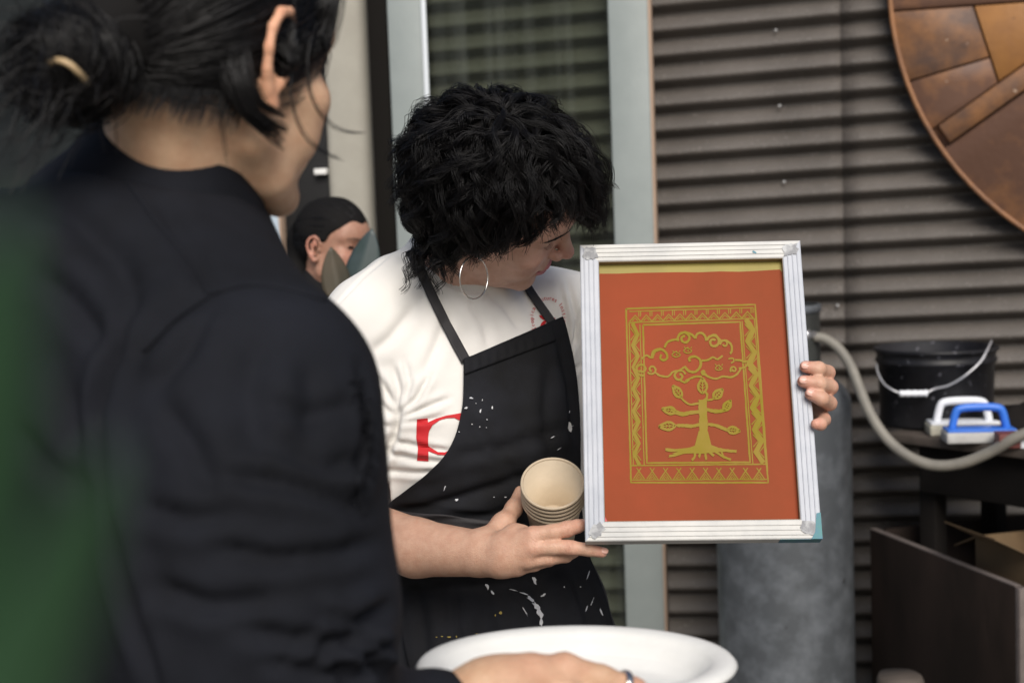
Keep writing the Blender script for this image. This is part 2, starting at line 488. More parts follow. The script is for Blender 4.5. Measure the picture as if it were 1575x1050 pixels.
# ---- bench with tools
TZ = float(U(1395, 655, 3.95)[2])
bench = empty('work_bench'); tag(bench, 'low dark work bench carrying the black bucket', 'bench')
q0 = U(1362, 652, 3.86); q0[2] = TZ; q1 = U(1580, 671, 3.52); q1[2] = TZ
bx = unit(q1 - q0); by = np.cross(Z3, bx)
BW = 1.25; BD = 0.46
def bench_pt(a, b_, z=0.0): return q0 + bx * a + by * b_ + Z3 * z
box('bench_top', bench_pt(BW / 2, BD / 2, -0.014), bx * BW / 2, by * BD / 2, Z3 * 0.013, M['table_top'], bench)
box('front_rail', bench_pt(BW / 2 + 0.02, 0.05, -0.095), bx * (BW / 2 - 0.06), by * 0.012, Z3 * 0.065, M['table_leg'], bench)
box('back_rail', bench_pt(BW / 2, BD - 0.05, -0.075), bx * (BW / 2 - 0.06), by * 0.012, Z3 * 0.045, M['table_leg'], bench)
for a, b_ in ((0.085, 0.09), (0.085, BD - 0.09), (BW - 0.08, 0.09), (BW - 0.08, BD - 0.09)):
    h = TZ - 0.03
    box('leg', bench_pt(a, b_, -0.03 - h / 2), bx * 0.026, by * 0.026, Z3 * h / 2, M['table_leg'], bench)

# ---- bucket
bk = empty('bucket'); tag(bk, 'black plastic bucket with wire handle and white grip', 'bucket')
bc = U(1440, 640, 3.98); bc[2] = TZ
rb, rt = 0.148, 0.163
hb = float(U(1440, 531, 3.98)[2]) - TZ
prof = [(0.001, 0.001), (rb, 0.001), (rb + 0.004, 0.01), (rt - 0.006, hb * 0.80), (rt, hb * 0.81), (rt + 0.001, hb * 0.85), (rt - 0.003, hb * 0.86), (rt - 0.002, hb - 0.012),
        (rt + 0.005, hb - 0.010), (rt + 0.006, hb - 0.002), (rt + 0.002, hb), (rt - 0.006, hb - 0.002), (rb - 0.002, 0.012), (0.001, 0.01)]
mesh_py('body', *lathe_vf(prof, bc, Z3, 56), M['bucket'], bk, True)
hw = [(1348, 560, 3.95), (1350, 572, 3.90), (1358, 588, 3.86), (1370, 598, 3.83), (1385, 604.5, 3.82), (1400, 606, 3.815), (1422, 605, 3.81), (1437, 598, 3.81), (1460, 592, 3.79), (1485, 577, 3.77), (1508, 556, 3.775), (1520, 535, 3.80), (1525, 524, 3.87)]
hw3 = [U(*p) for p in hw]
hnd = mesh_py('handle', *tube_vf(spline(hw3, 60), 0.0032, 8), M['wire'], bk, True)
ga, gb = U(1383, 605, 3.815), U(1426, 604.5, 3.81)
gpts = [ga + (gb - ga) * t for t in np.linspace(0, 1, 17)]
mesh_py('grip', *tube_vf(gpts, [0.0075, 0.009, 0.009, 0.0075, 0.009, 0.009, 0.009, 0.0075, 0.009, 0.009, 0.009, 0.0075, 0.009, 0.009, 0.0075, 0.010, 0.010], 12), M['white_plastic'], hnd, True)

# ---- two block brushes with D handles
def block_brush(c, ax, ay, L_, Wd, base_m, plate_m, name, label):
    t = empty(name); tag(t, label, 'scrubbing block', 'scrubbing blocks on the bench')
    az = Z3
    box('pad', c + az * 0.014, ax * L_ / 2, ay * Wd / 2, az * 0.014, base_m, t, 0.004)
    box('plate', c + az * 0.0315, ax * L_ / 2 * 0.96, ay * Wd / 2 * 0.92, az * 0.0035, plate_m, t, 0.002)
    h = 0.052
    pts = [c + ax * x + az * z for x, z in ((-0.068, 0.034), (-0.066, 0.045), (-0.058, 0.034 + h * 0.8), (-0.047, 0.034 + h * 0.98), (-0.02, 0.036 + h), (0.02, 0.036 + h), (0.047, 0.034 + h * 0.98), (0.058, 0.034 + h * 0.8), (0.066, 0.045), (0.068, 0.034))]
    mesh_py('handle', *tube_vf(spline(pts, 36), 0.0105, 10), plate_m, t, True)
    return t
c1 = U(1481, 653, 3.79); c1[2] = TZ
ax1 = unit(RGT * np.array([1, 1, 0]) + np.array([0, -0.05, 0])); ax1 = unit(np.array([0.985, -0.10, 0])); ay1 = np.cross(Z3, ax1)
block_brush(c1, ax1, ay1, 0.185, 0.085, M['cream_foam'], M['white_plastic'], 'scrubbing_block', 'scrubbing block with white handle and cream pad, behind the blue one')
c2 = U(1506, 660, 3.66); c2[2] = TZ
block_brush(c2, ax1, ay1, 0.178, 0.085, M['grey_foam'], M['blue_plastic'], 'scrubbing_block', 'scrubbing block with bright blue handle and pale grey pad')
mb = empty('small_carton'); tag(mb, 'small maroon and white carton on the bench end', 'carton')
c3 = U(1568, 669, 3.56); c3[2] = TZ
box('carton_end', c3 - ax1 * 0.03 + Z3 * 0.018, ax1 * 0.0258, ay1 * 0.03, Z3 * 0.0175, M['maroon'], mb, 0.001)
box('carton_body', c3 + ax1 * 0.0505 + Z3 * 0.018, ax1 * 0.0545, ay1 * 0.0305, Z3 * 0.018, M['white_plastic'], mb, 0.001)
# dark cloth heap further back on the bench
cl = U(1572, 628, 3.80); cl[2] = TZ
V, F = lathe_vf([(0.10, 0.0), (0.105, 0.02), (0.085, 0.045), (0.05, 0.062), (0.001, 0.066)], cl, Z3, 20)
V = [v + np.array([0, 0, 0.010 * math.sin(v[0] * 90) * math.cos(v[1] * 70)]) if v[2] > TZ + 0.01 else v for v in V]
o = mesh_py('cloth_heap', V, F, M['table_leg'], None, True); tag(o, 'dark crumpled cloth heap at the back of the bench', 'cloth')

# ---- wooden crate, open topped
cr = empty('wooden_crate'); tag(cr, 'large open brown plywood crate in the lower right corner', 'crate')
kA = U(1338, 813, 3.98); KZ = float(kA[2])
def at_height(px, py, z):
    v = ray(px, py); t = (z - CAM_Z) / v[2]
    return C0 + v * t
kB = at_height(1561, 902, KZ)
kx = unit((kB - kA) * np.array([1, 1, 0])); kn = np.array([kx[1], -kx[0], 0.0])      # kn: outward (towards the camera side)
if np.dot(kn, C0 - kA) < 0: kn = -kn
kl = np.linalg.norm((kB - kA)[:2])
ky = -kn
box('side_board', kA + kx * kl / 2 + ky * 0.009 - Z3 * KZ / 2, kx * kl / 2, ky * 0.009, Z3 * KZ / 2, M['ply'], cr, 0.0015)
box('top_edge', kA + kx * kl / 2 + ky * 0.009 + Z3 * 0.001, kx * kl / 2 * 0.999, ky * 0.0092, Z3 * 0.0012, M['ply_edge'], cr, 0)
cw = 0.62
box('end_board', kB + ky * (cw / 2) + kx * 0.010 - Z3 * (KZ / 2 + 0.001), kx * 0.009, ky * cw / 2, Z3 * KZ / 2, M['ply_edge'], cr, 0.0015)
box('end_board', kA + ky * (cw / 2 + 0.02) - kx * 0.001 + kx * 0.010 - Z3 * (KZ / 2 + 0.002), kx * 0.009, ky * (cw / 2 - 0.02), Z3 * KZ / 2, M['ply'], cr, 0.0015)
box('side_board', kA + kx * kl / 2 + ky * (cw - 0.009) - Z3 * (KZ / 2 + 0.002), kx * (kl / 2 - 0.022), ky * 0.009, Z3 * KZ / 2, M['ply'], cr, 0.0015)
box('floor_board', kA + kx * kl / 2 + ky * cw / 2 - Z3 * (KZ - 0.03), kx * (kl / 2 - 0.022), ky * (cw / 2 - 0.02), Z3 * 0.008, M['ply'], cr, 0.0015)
# cardboard box standing in the crate
cb = empty('cardboard_box'); tag(cb, 'open cardboard box standing inside the plywood crate', 'cardboard box')
b0 = kB + ky * 0.22 - kx * 0.16
bzt = KZ + 0.055
ua, ub = kx * 0.12, ky * 0.14
hgt = (bzt - 0.05)
for sgn, (a, b_) in ((1, (ua, ub)), (-1, (ua, ub))):
    box('box_side', b0 + sgn * a + Z3 * (0.05 + hgt / 2 - b0[2]), unit(a) * 0.002, b_, Z3 * hgt / 2, M['card'], cb, 0)
    box('box_side', b0 + sgn * b_ + Z3 * (0.05 + hgt / 2 - b0[2]), a * 0.98, unit(b_) * 0.002, Z3 * hgt / 2, M['card'], cb, 0)
fz = b0 * np.array([1, 1, 0]) + Z3 * bzt
mesh_py('flap', *prism([fz - ua - ub, fz - ua + ub, fz - ua * 2.0 + ub * 0.9 - Z3 * 0.05, fz - ua * 2.0 - ub * 0.9 - Z3 * 0.05], Z3, 0.003), M['card'], cb)
mesh_py('flap', *prism([fz + ua - ub, fz - ua - ub, fz - ua * 0.9 - ub * 1.7 + Z3 * 0.05, fz + ua * 0.9 - ub * 1.7 + Z3 * 0.05], Z3, 0.003), M['card'], cb)
# low stump in front of the crate
sp_ = U(1384, 1040, 3.25)
prof = [(0.06, 0.0), (0.062, 0.02), (0.058, sp_[2] * 0.5), (0.056, sp_[2] - 0.01), (0.050, sp_[2] + 0.003), (0.001, sp_[2] + 0.006)]
V, F = lathe_vf(prof, (sp_[0], sp_[1], 0), Z3, 22)
V = [v + 0.003 * np.array([math.sin(v[2] * 30 + v[0] * 80), math.cos(v[1] * 90), 0]) for v in V]
o = mesh_py('timber_stump', V, F, M['table_top'], None, True); tag(o, 'short brown timber stump in front of the crate, only its top showing', 'stump')

# ---- cable spool flange hung on the wall
spl = empty('cable_spool_disc'); tag(spl, 'round brown wooden cable drum end hung high on the iron wall', 'wooden disc')
arc = np.array([(1365, 0), (1374, 60), (1388, 118), (1408, 166), (1432, 210), (1462, 254), (1500, 296), (1538, 330), (1575, 356)], float)
SO = 0.085
asz = np.array([WS(x, y, SO) for x, y in arc])
A_ = np.c_[2 * asz, np.ones(len(asz))]
sol = np.linalg.lstsq(A_, (asz ** 2).sum(1), rcond=None)[0]
sc_, zc_ = sol[0], sol[1]; SR = math.sqrt(sol[2] + sc_ ** 2 + zc_ ** 2)
print('spool', sc_, zc_, SR)
def clip_poly(poly, nrm, c):
    """keep points with dot(nrm,p) <= c"""
    out = []
    for i in range(len(poly)):
        a, b_ = poly[i], poly[(i + 1) % len(poly)]
        da, db = np.dot(nrm, a) - c, np.dot(nrm, b_) - c
        if da <= 0: out.append(a)
        if da * db < 0: out.append(a + (b_ - a) * da / (da - db))
    return out
def line_side(p, q):
    """half-plane left of p->q in (s,z)"""
    p, q = np.array(WS(*p, SO)), np.array(WS(*q, SO))
    d = q - p; n = np.array([d[1], -d[0]]) / np.linalg.norm(d)
    return n, float(np.dot(n, p))
circle = [np.array([sc_ + (SR - 0.012) * math.cos(a), zc_ + (SR - 0.012) * math.sin(a)]) for a in np.linspace(0, 2 * math.pi, 97)[:-1]]
ang = np.linspace(0, 2 * math.pi, 97)
mesh_py('rim', *lathe_vf([(SR - 0.02, -0.045), (SR, -0.043), (SR, -0.004), (SR - 0.004, 0.0), (SR - 0.013, 0.0), (SR - 0.013, -0.04)], W(sc_, zc_, SO), W_N, 96), M['spool_edge'], spl, True)
mesh_py('backing', *prism([W(p[0], p[1], SO - 0.03) for p in circle], W_N, 0.012), M['spool_c'], spl)
gap = 0.0025
def board(lines, m, lift):
    poly = circle
    for (p, q, keep_left) in lines:
        n, c = line_side(p, q)
        if not keep_left: n, c = -n, -c
        poly = clip_poly(poly, n, c - gap)
        if len(poly) < 3: return
    bevel(mesh_py('board', *prism([W(p[0], p[1], SO + lift) for p in poly], W_N, 0.026 + lift), m, spl), 0.002, 1)
T1 = ((1365, 18), (1575, 3)); B1 = ((1443, 193), (1575, 100)); B2 = ((1461, 221), (1575, 141)); V1 = ((1499, 14), (1534, 122)); V2 = ((1383, 122), (1420, 118))
def bent(l, left): return (*l, left)
board([bent(T1, True)], M['spool_c'], -0.002)
board([bent(T1, False), bent(B1, True), bent(V1, False), bent(((1400, 125), (1500, 95)), True)], M['spool_a'], -0.001)
board([bent(T1, False), bent(B1, True), bent(V1, False), bent(((1400, 125), (1500, 95)), False)], M['spool_c'], -0.003)
board([bent(T1, False), bent(B1, True), bent(V1, True)], M['spool_b'], 0.0)
board([bent(B2, False)], M['spool_c'], -0.002)
pa = [np.array(WS(x, y, SO)) for x, y in ((1443, 194), (1575, 101), (1700, 10), (1712, 40), (1575, 139), (1461, 220))]
bevel(mesh_py('batten', *prism([W(p[0], p[1], SO + 0.012) for p in pa], W_N, 0.036), M['spool_a'], spl), 0.003, 1)

# ================================================================== IMPLICIT-SURFACE MODELLING (bodies and clothes)
def smin(a, b, k):
    h = np.clip(0.5 + 0.5 * (b - a) / k, 0, 1)
    return b * (1 - h) + a * h - k * h * (1 - h)
def smax(a, b, k): return -smin(-a, -b, k)
def cap(P, a, b, ra, rb):
    a = np.asarray(a, np.float32); b = np.asarray(b, np.float32)
    ab = b - a; L2 = float(ab @ ab) + 1e-12
    t = np.clip(((P - a) @ ab) / L2, 0, 1)
    return np.linalg.norm(P - a - t[:, None] * ab, axis=1) - (ra + (rb - ra) * t)
def chain(P, pts, rs, k=0.004):
    d = None
    for i in range(len(pts) - 1):
        c = cap(P, pts[i], pts[i + 1], rs[i], rs[i + 1])
        d = c if d is None else smin(d, c, k)
    return d
def ell(P, c, r, R=None):
    q = P - np.asarray(c, np.float32)
    if R is not None: q = q @ np.asarray(R, np.float32).T
    r = np.asarray(r, np.float32)
    k0 = np.linalg.norm(q / r, axis=1); k1 = np.linalg.norm(q / (r * r), axis=1) + 1e-9
    return k0 * (k0 - 1) / k1
def sph(P, c, r): return np.linalg.norm(P - np.asarray(c, np.float32), axis=1) - r
def basis(x, y, z): return np.array([x, y, z], np.float32)     # rows: local axes in world
def rotm(axis, ang):
    a = unit(axis); c, s = math.cos(ang), math.sin(ang); x, y, z = a
    return np.array([[c + x * x * (1 - c), x * y * (1 - c) - z * s, x * z * (1 - c) + y * s],
                     [y * x * (1 - c) + z * s, c + y * y * (1 - c), y * z * (1 - c) - x * s],
                     [z * x * (1 - c) - y * s, z * y * (1 - c) + x * s, c + z * z * (1 - c)]])

class Body:
    """smooth union of groups, each evaluated only near its own box"""
    def __init__(self, k=0.01): self.g = []; self.k = k; self.cut = []
    def add(self, fn, lo, hi, k=None): self.g.append((fn, np.asarray(lo, np.float32), np.asarray(hi, np.float32), k or self.k))
    def add_chain(self, pts, rs, k=0.004, ku=None):
        P = np.array(pts, float); r = max(rs) + 0.03
        self.add(lambda Q: chain(Q, pts, rs, k), P.min(0) - r, P.max(0) + r, ku)
    def __call__(self, P):
        d = np.full(len(P), 0.05, np.float32)
        for fn, lo, hi, k in self.g:
            m = np.all((P > lo) & (P < hi), axis=1)
            if m.any():
                d[m] = smin(d[m], fn(P[m]).astype(np.float32), k)
        for fn in self.cut:
            d = fn(P, d)
        return d
    def bounds(self): return np.min([g[1] for g in self.g], 0), np.max([g[2] for g in self.g], 0)

def surf_net(f, lo, hi, h, B=8, lip=1.5):
    lo = np.asarray(lo, np.float64); hi = np.asarray(hi, np.float64)
    nb = np.ceil((hi - lo) / (h * B)).astype(int)
    n = nb * B
    ax = [np.arange(nb[i]) for i in range(3)]
    bi = np.stack(np.meshgrid(*ax, indexing='ij'), -1).reshape(-1, 3)
    cen = (lo + (bi * B + (B - 1) / 2) * h).astype(np.float32)
    dc = np.concatenate([f(c) for c in np.array_split(cen, max(1, len(cen) // 200000))])
    act = np.abs(dc) < B * h * 0.87 * lip + h
    G = np.empty(n, np.float32)
    V6 = G.reshape(nb[0], B, nb[1], B, nb[2], B)
    V6[:] = np.where(dc < 0, -1.0, 1.0).reshape(nb[0], 1, nb[1], 1, nb[2], 1)
    loc = np.stack(np.meshgrid(*[np.arange(B)] * 3, indexing='ij'), -1).reshape(-1, 3)
    ab = bi[act]
    for s in range(0, len(ab), 400):
        bl = ab[s:s + 400]
        P = (lo + (bl[:, None] * B + loc[None]) * h).astype(np.float32).reshape(-1, 3)
        v = f(P).reshape(len(bl), B, B, B)
        V6[bl[:, 0], :, bl[:, 1], :, bl[:, 2], :] = v
    ins = (G < 0)
    s8 = ins.astype(np.uint8)
    c8 = (s8[:-1, :-1, :-1] + s8[1:, :-1, :-1] + s8[:-1, 1:, :-1] + s8[1:, 1:, :-1] + s8[:-1, :-1, 1:] + s8[1:, :-1, 1:] + s8[:-1, 1:, 1:] + s8[1:, 1:, 1:])
    cells = np.flatnonzero((c8 > 0) & (c8 < 8))
    cs = np.array(c8.shape)
    i, j, k = np.unravel_index(cells, c8.shape)
    corners = [(a, b, c) for a in (0, 1) for b in (0, 1) for c in (0, 1)]
    val = np.stack([G[i + a, j + b, k + c] for a, b, c in corners], 1)
    acc = np.zeros((len(cells), 3)); cnt = np.zeros(len(cells))
    for p in range(8):
        for q in range(p + 1, 8):
            A, Bc = np.array(corners[p]), np.array(corners[q])
            if abs(A - Bc).sum() != 1: continue
            m = (val[:, p] < 0) != (val[:, q] < 0)
            t = val[m, p] / (val[m, p] - val[m, q])
            acc[m] += A + t[:, None] * (Bc - A); cnt[m] += 1
    V = lo + (np.stack([i, j, k], 1) + acc / cnt[:, None]) * h
    F = []
    for axis in range(3):
        sl0 = [slice(None)] * 3; sl1 = [slice(None)] * 3
        sl0[axis] = slice(0, -1); sl1[axis] = slice(1, None)
        o1, o2 = [a for a in range(3) if a != axis]
        for a in (o1, o2):
            sl0[a] = slice(1, -1); sl1[a] = slice(1, -1)
        e = ins[tuple(sl0)] != ins[tuple(sl1)]
        w = np.argwhere(e)
        base = w.copy(); base[:, o1] += 1; base[:, o2] += 1
        sgn = ins[base[:, 0], base[:, 1], base[:, 2]]
        quad = []
        for d1, d2 in ((-1, -1), (0, -1), (0, 0), (-1, 0)):
            c = base.copy(); c[:, o1] += d1; c[:, o2] += d2
            quad.append(np.searchsorted(cells, np.ravel_multi_index(c.T, c8.shape)))
        quad = np.stack(quad, 1)
        flip = sgn if axis != 1 else ~sgn
        quad[~flip] = quad[~flip][:, ::-1]
        F.append(quad)
    return V, np.concatenate(F)

def vnormals(V, F):
    n = np.cross(V[F[:, 2]] - V[F[:, 0]], V[F[:, 3]] - V[F[:, 1]])
    N = np.zeros_like(V)
    for c in range(4): np.add.at(N, F[:, c], n)
    return N / (np.linalg.norm(N, axis=1, keepdims=True) + 1e-12)

def smooth_mesh(V, F, it=1, lam=0.5):
    for _ in range(it):
        A = np.zeros_like(V); C_ = np.zeros(len(V))
        for a, b in ((0, 1), (1, 2), (2, 3), (3, 0)):
            np.add.at(A, F[:, a], V[F[:, b]]); np.add.at(C_, F[:, a], 1)
            np.add.at(A, F[:, b], V[F[:, a]]); np.add.at(C_, F[:, b], 1)
        V = V + lam * (A / C_[:, None] - V)
    return V

class Waves:
    """cheap smooth noise: a sum of randomly aimed sines"""
    def __init__(self, seed, freq, n=10, aniso=None):
        r = np.random.default_rng(seed)
        d = r.normal(size=(n, 3))
        if aniso is not None: d *= np.asarray(aniso)
        d /= np.linalg.norm(d, axis=1, keepdims=True)
        self.k = d * freq * r.uniform(0.6, 1.6, (n, 1)); self.p = r.uniform(0, 6.28, n); self.n = n
    def __call__(self, P): return np.sin(np.asarray(P) @ self.k.T + self.p).sum(1) / math.sqrt(self.n)

def seg_dist(px, py, pl):
    """distance to a polyline in a chosen 2-D chart plus position 0..1 along it"""
    best = np.full(px.shape, 1e9); along = np.zeros(px.shape)
    L = np.cumsum([0] + [math.dist(pl[i], pl[i + 1]) for i in range(len(pl) - 1)])
    for i in range(len(pl) - 1):
        ax, ay = pl[i]; bx_, by_ = pl[i + 1]
        dx, dy = bx_ - ax, by_ - ay
        t = np.clip(((px - ax) * dx + (py - ay) * dy) / (dx * dx + dy * dy), 0, 1)
        d = np.hypot(px - ax - t * dx, py - ay - t * dy)
        m = d < best
        best[m] = d[m]; along[m] = (L[i] + t[m] * math.dist(pl[i], pl[i + 1])) / L[-1]
    return best, along

def press_folds(V, F, folds, view=True):
    """push fold grooves (with a raised lip on one side) into cloth; folds: (polyline, width, depth)"""
    N = vnormals(V, F)
    px, py, d = proj(V)
    face = np.clip(-(N @ FWD) * 3, 0, 1)
    disp = np.zeros(len(V))
    for pl, w, dep in folds:
        xs = [p[0] for p in pl]; ys = [p[1] for p in pl]
        m = (px > min(xs) - 5 * w) & (px < max(xs) + 5 * w) & (py > min(ys) - 5 * w) & (py < max(ys) + 5 * w)
        if not m.any(): continue
        ds, al = seg_dist(px[m], py[m], pl)
        taper = np.clip(np.sin(np.pi * np.clip(al * 0.92 + 0.04, 0, 1)) * 1.7, 0, 1)
        disp[m] += dep * taper * (-np.exp(-(ds / w) ** 2) + 0.55 * np.exp(-((ds - 2.2 * w) / (1.5 * w)) ** 2))
    return V + N * (disp * face)[:, None]

def strands(name, P, r0, r1, m, parent, width_mid=1.0):
    """P (n,K,3) polylines -> one mesh of thin three-sided hairs"""
    P = np.asarray(P); n, K, _ = P.shape
    T, N, B = frames(P)
    t = np.linspace(0, 1, K)
    rad = (r0 + (r1 - r0) * t ** 2.0)
    V = []
    for a in (0, 2.0944, 4.18879):
        V.append(P + rad[None, :, None] * (math.cos(a) * N + math.sin(a) * B))
    V = np.stack(V, 2)                       # n,K,3sides,3
    idx = np.arange(n * K * 3).reshape(n, K, 3)
    F = []
    for s in range(3):
        q = (s + 1) % 3
        F.append(np.stack([idx[:, :-1, s], idx[:, :-1, q], idx[:, 1:, q], idx[:, 1:, s]], -1).reshape(-1, 4))
    return mesh_np(name, V.reshape(-1, 3), np.concatenate(F), m, parent)

# ------------------------------------------------------------------ a human head in its own axes: x forward, y left, z up, origin between the ear canals
CRAN_C = np.array([-0.012, 0, 0.046]); CRAN_R = np.array([0.099, 0.0755, 0.090])
EAR = [(0.010, 0.004, 0.004), (0.014, 0.006, 0.016), (0.010, 0.010, 0.027), (0.001, 0.015, 0.0325), (-0.009, 0.019, 0.029), (-0.0155, 0.021, 0.018), (-0.016, 0.020, 0.005),
       (-0.012, 0.016, -0.008), (-0.006, 0.011, -0.019), (0.0005, 0.007, -0.027), (0.0055, 0.004, -0.026), (0.008, 0.002, -0.018)]
EAR_R = [0.003, 0.0032, 0.0034, 0.0036, 0.0036, 0.0034, 0.0034, 0.0036, 0.0045, 0.0062, 0.005, 0.0035]
def head_sdf(Q, eyes_closed=True, male=False, ear_scale=1.0):
    S = Q.copy(); S[:, 1] = np.abs(S[:, 1])
    d = ell(Q, CRAN_C, CRAN_R)
    d = smin(d, ell(Q, (0.052, 0, 0.052), (0.042, 0.058, 0.045)), 0.02)            # forehead
    d = smin(d, ell(Q, (0.036, 0, -0.022), (0.056, 0.0555, 0.070)), 0.022)         # face mass
    jw = 0.050 if male else 0.046
    d = smin(d, chain(S, [(0.000, jw, -0.020), (0.006, jw, -0.050), (0.040, jw * 0.72, -0.074), (0.074, 0.012, -0.086)], [0.016, 0.015, 0.013, 0.013], 0.01), 0.02)
    d = smin(d, ell(Q, (0.078, 0, -0.082), (0.016, 0.019, 0.014)), 0.012)          # chin
    d = smin(d, ell(S, (0.055, 0.040, -0.010), (0.026, 0.025, 0.021)), 0.014)      # cheekbone
    d = smin(d, ell(S, (0.056, 0.032, -0.038), (0.024, 0.022, 0.022)), 0.016)      # cheek
    d = smin(d, ell(Q, (0.076, 0, -0.046), (0.020, 0.029, 0.026)), 0.012)          # mouth barrel
    br = 0.0125 if male else 0.0105
    d = smin(d, cap(S, (0.080, 0.006, 0.037), (0.060, 0.048, 0.040), br, br), 0.010)
    d = smax(d, -ell(S, (0.092, 0.033, 0.019), (0.017, 0.021, 0.014)), 0.010)      # eye socket
    d = smin(d, sph(S, (0.0665, 0.0315, 0.020), 0.0132), 0.004)                    # lids over the eyeball
    zc = 0.0145 if eyes_closed else 0.0195
    d = smax(d, -(np.abs(ell(S, (0.070, 0.0315, zc), (0.020, 0.017, 0.0013))) - 0.0002), 0.0012) if eyes_closed else d
    # nose
    d = smin(d, chain(Q, [(0.084, 0, 0.030), (0.093, 0, 0.012), (0.1085, 0, -0.010)], [0.0070, 0.0078, 0.0098], 0.006), 0.008)
    d = smin(d, ell(Q, (0.1095, 0, -0.0125), (0.0095, 0.0105, 0.0085)), 0.004)
    d = smin(d, ell(S, (0.0975, 0.0120, -0.0165), (0.0095, 0.0068, 0.0075)), 0.005)
    d = smax(d, -ell(S, (0.1035, 0.0072, -0.0235), (0.0050, 0.0034, 0.0045)), 0.002)
    # lips
    d = smin(d, ell(Q, (0.0905, 0, -0.0425), (0.0105, 0.0215, 0.0058)), 0.003)
    d = smin(d, ell(Q, (0.0890, 0, -0.0535), (0.0110, 0.0185, 0.0066)), 0.003)
    mz = -0.0478 + 6.0 * S[:, 1] ** 2
    mouth = np.maximum(np.abs(Q[:, 2] - mz) - 0.0009, np.maximum(S[:, 1] - 0.026, 0.082 - Q[:, 0]))
    d = smax(d, -mouth, 0.0022)
    d = smax(d, -sph(S, (0.086, 0.0285, -0.0455), 0.0035), 0.006)                  # mouth corner
    d = smax(d, -ell(Q, (0.096, 0, -0.066), (0.008, 0.016, 0.005)), 0.006)
    # ear
    E = S.copy(); E[:, 1] -= 0.0665; E[:, 0] += 0.004; E[:, 2] -= 0.003
    E = E / ear_scale
    e = chain(E, EAR, EAR_R, 0.002)
    plate = ell(E, (-0.003, 0.0085, 0.003), (0.0150, 0.0032, 0.027), rotm((0, 0, 1), -0.52))
    e = smin(e, plate, 0.003)
    e = smin(e, chain(E, [(-0.002, 0.012, 0.022), (-0.009, 0.013, 0.010), (-0.007, 0.010, -0.006), (0.0, 0.006, -0.014)], [0.0026] * 4, 0.002), 0.003)   # antihelix
    e = smax(e, -ell(E, (0.004, 0.010, -0.001), (0.0075, 0.006, 0.009)), 0.003)                                                                      # concha
    e = smin(e, ell(E, (0.0115, 0.004, -0.001), (0.0035, 0.0045, 0.005)), 0.003)                                                                     # tragus
    return smin(d, e * ear_scale, 0.004)

def gauss(Q, c, s): return np.exp(-(((Q - np.asarray(c)) / np.asarray(s)) ** 2).sum(1))
def head_colour(Q, base, male=False, brow=True, lip=(0.50, 0.16, 0.16), flush=(0.62, 0.25, 0.19)):
    S = Q.copy(); S[:, 1] = np.abs(S[:, 1])
    c = np.tile(np.asarray(base, float), (len(Q), 1))
    def mixin(col, w):
        nonlocal c
        w = w * near
        c = c * (1 - w[:, None]) + np.asarray(col) * w[:, None]
    near = (np.linalg.norm(Q, axis=1) < 0.15).astype(float)
    mixin(flush, 0.35 * gauss(S, (0.075, 0.038, -0.012), (0.03, 0.022, 0.02)))
    mixin(flush, 0.55 * gauss(S, (0.114, 0.0, -0.012), (0.016, 0.016, 0.012)))
    mixin(flush, 0.42 * np.clip((S[:, 1] - 0.072) / 0.010, 0, 1) * (np.abs(S[:, 0]) < 0.03))
    lipw = np.clip(1.25 - ((S[:, 1] / 0.0235) ** 2 + ((Q[:, 2] + 0.0478) / 0.0115) ** 2), 0, 0.35) / 0.35 * (Q[:, 0] > 0.08)
    mixin(lip, 0.8 * lipw)
    if brow:
        bz = 0.0385 + 0.10 * (S[:, 1] - 0.012) - 2.6 * np.clip(S[:, 1] - 0.034, 0, 1) ** 1.5
        th = 0.0036 * np.clip((0.056 - S[:, 1]) / 0.03, 0.25, 1)
        bw = np.clip(1.4 - np.abs(Q[:, 2] - bz) / th, 0, 1) * np.clip((S[:, 1] - 0.008) / 0.004, 0, 1) * np.clip((0.055 - S[:, 1]) / 0.008, 0, 1) * (Q[:, 0] > 0.03)
        mixin((0.03, 0.02, 0.016), 0.9 * bw)
    lash = np.clip(1.3 - np.abs(Q[:, 2] - 0.0145) / 0.0020, 0, 1) * np.clip(1.2 - np.abs(S[:, 1] - 0.0315) / 0.0135, 0, 1) * (Q[:, 0] > 0.055)
    mixin((0.06, 0.035, 0.03), 0.75 * np.clip(lash, 0, 1))
    if male:
        st = gauss(Q, (0.078, -0.008, -0.088), (0.026, 0.032, 0.016)) + 0.8 * gauss(Q, (0.098, 0, -0.033), (0.01, 0.02, 0.006))
        mixin((0.10, 0.075, 0.06), 0.65 * np.clip(st, 0, 1))
    return c

def to_local(P, O, B): return ((np.asarray(P) - O) @ np.asarray(B).T)
def to_world(Q, O, B): return O + np.asarray(Q) @ np.asarray(B)

def skin_material(name, rough=0.48):
    return mat(name, (0.5, 0.3, 0.22), rough, (0.80, 0.68, 0.64), 70.0, contrast=(0.35, 0.85), bump=0.0007, bump_scale=520, vcol='Col', sss=0.12, spec=0.4)
M['skin'] = skin_material('skin')
M['skin_man'] = skin_material('skin_man', 0.45)
M['hair'] = mat('black_hair', (0.005, 0.0045, 0.005), 0.38, spec=0.42)
M['hair_soft'] = mat('black_curly_hair', (0.0045, 0.004, 0.0045), 0.45, spec=0.26)
M['hair_cap'] = mat('black_hair_mass', (0.006, 0.0055, 0.0055), 0.8, spec=0.15)
M['white_cotton'] = mat('white_cotton', (0.76, 0.74, 0.71), 0.9, (0.71, 0.69, 0.655), 5.0, bump=0.0002, bump_scale=900)
M['apron'] = mat('black_apron_cotton', (0.009, 0.009, 0.010), 0.8, (0.017, 0.018, 0.023), 9.0, contrast=(0.4, 0.75), bump=0.0004, bump_scale=700, spec=0.14)
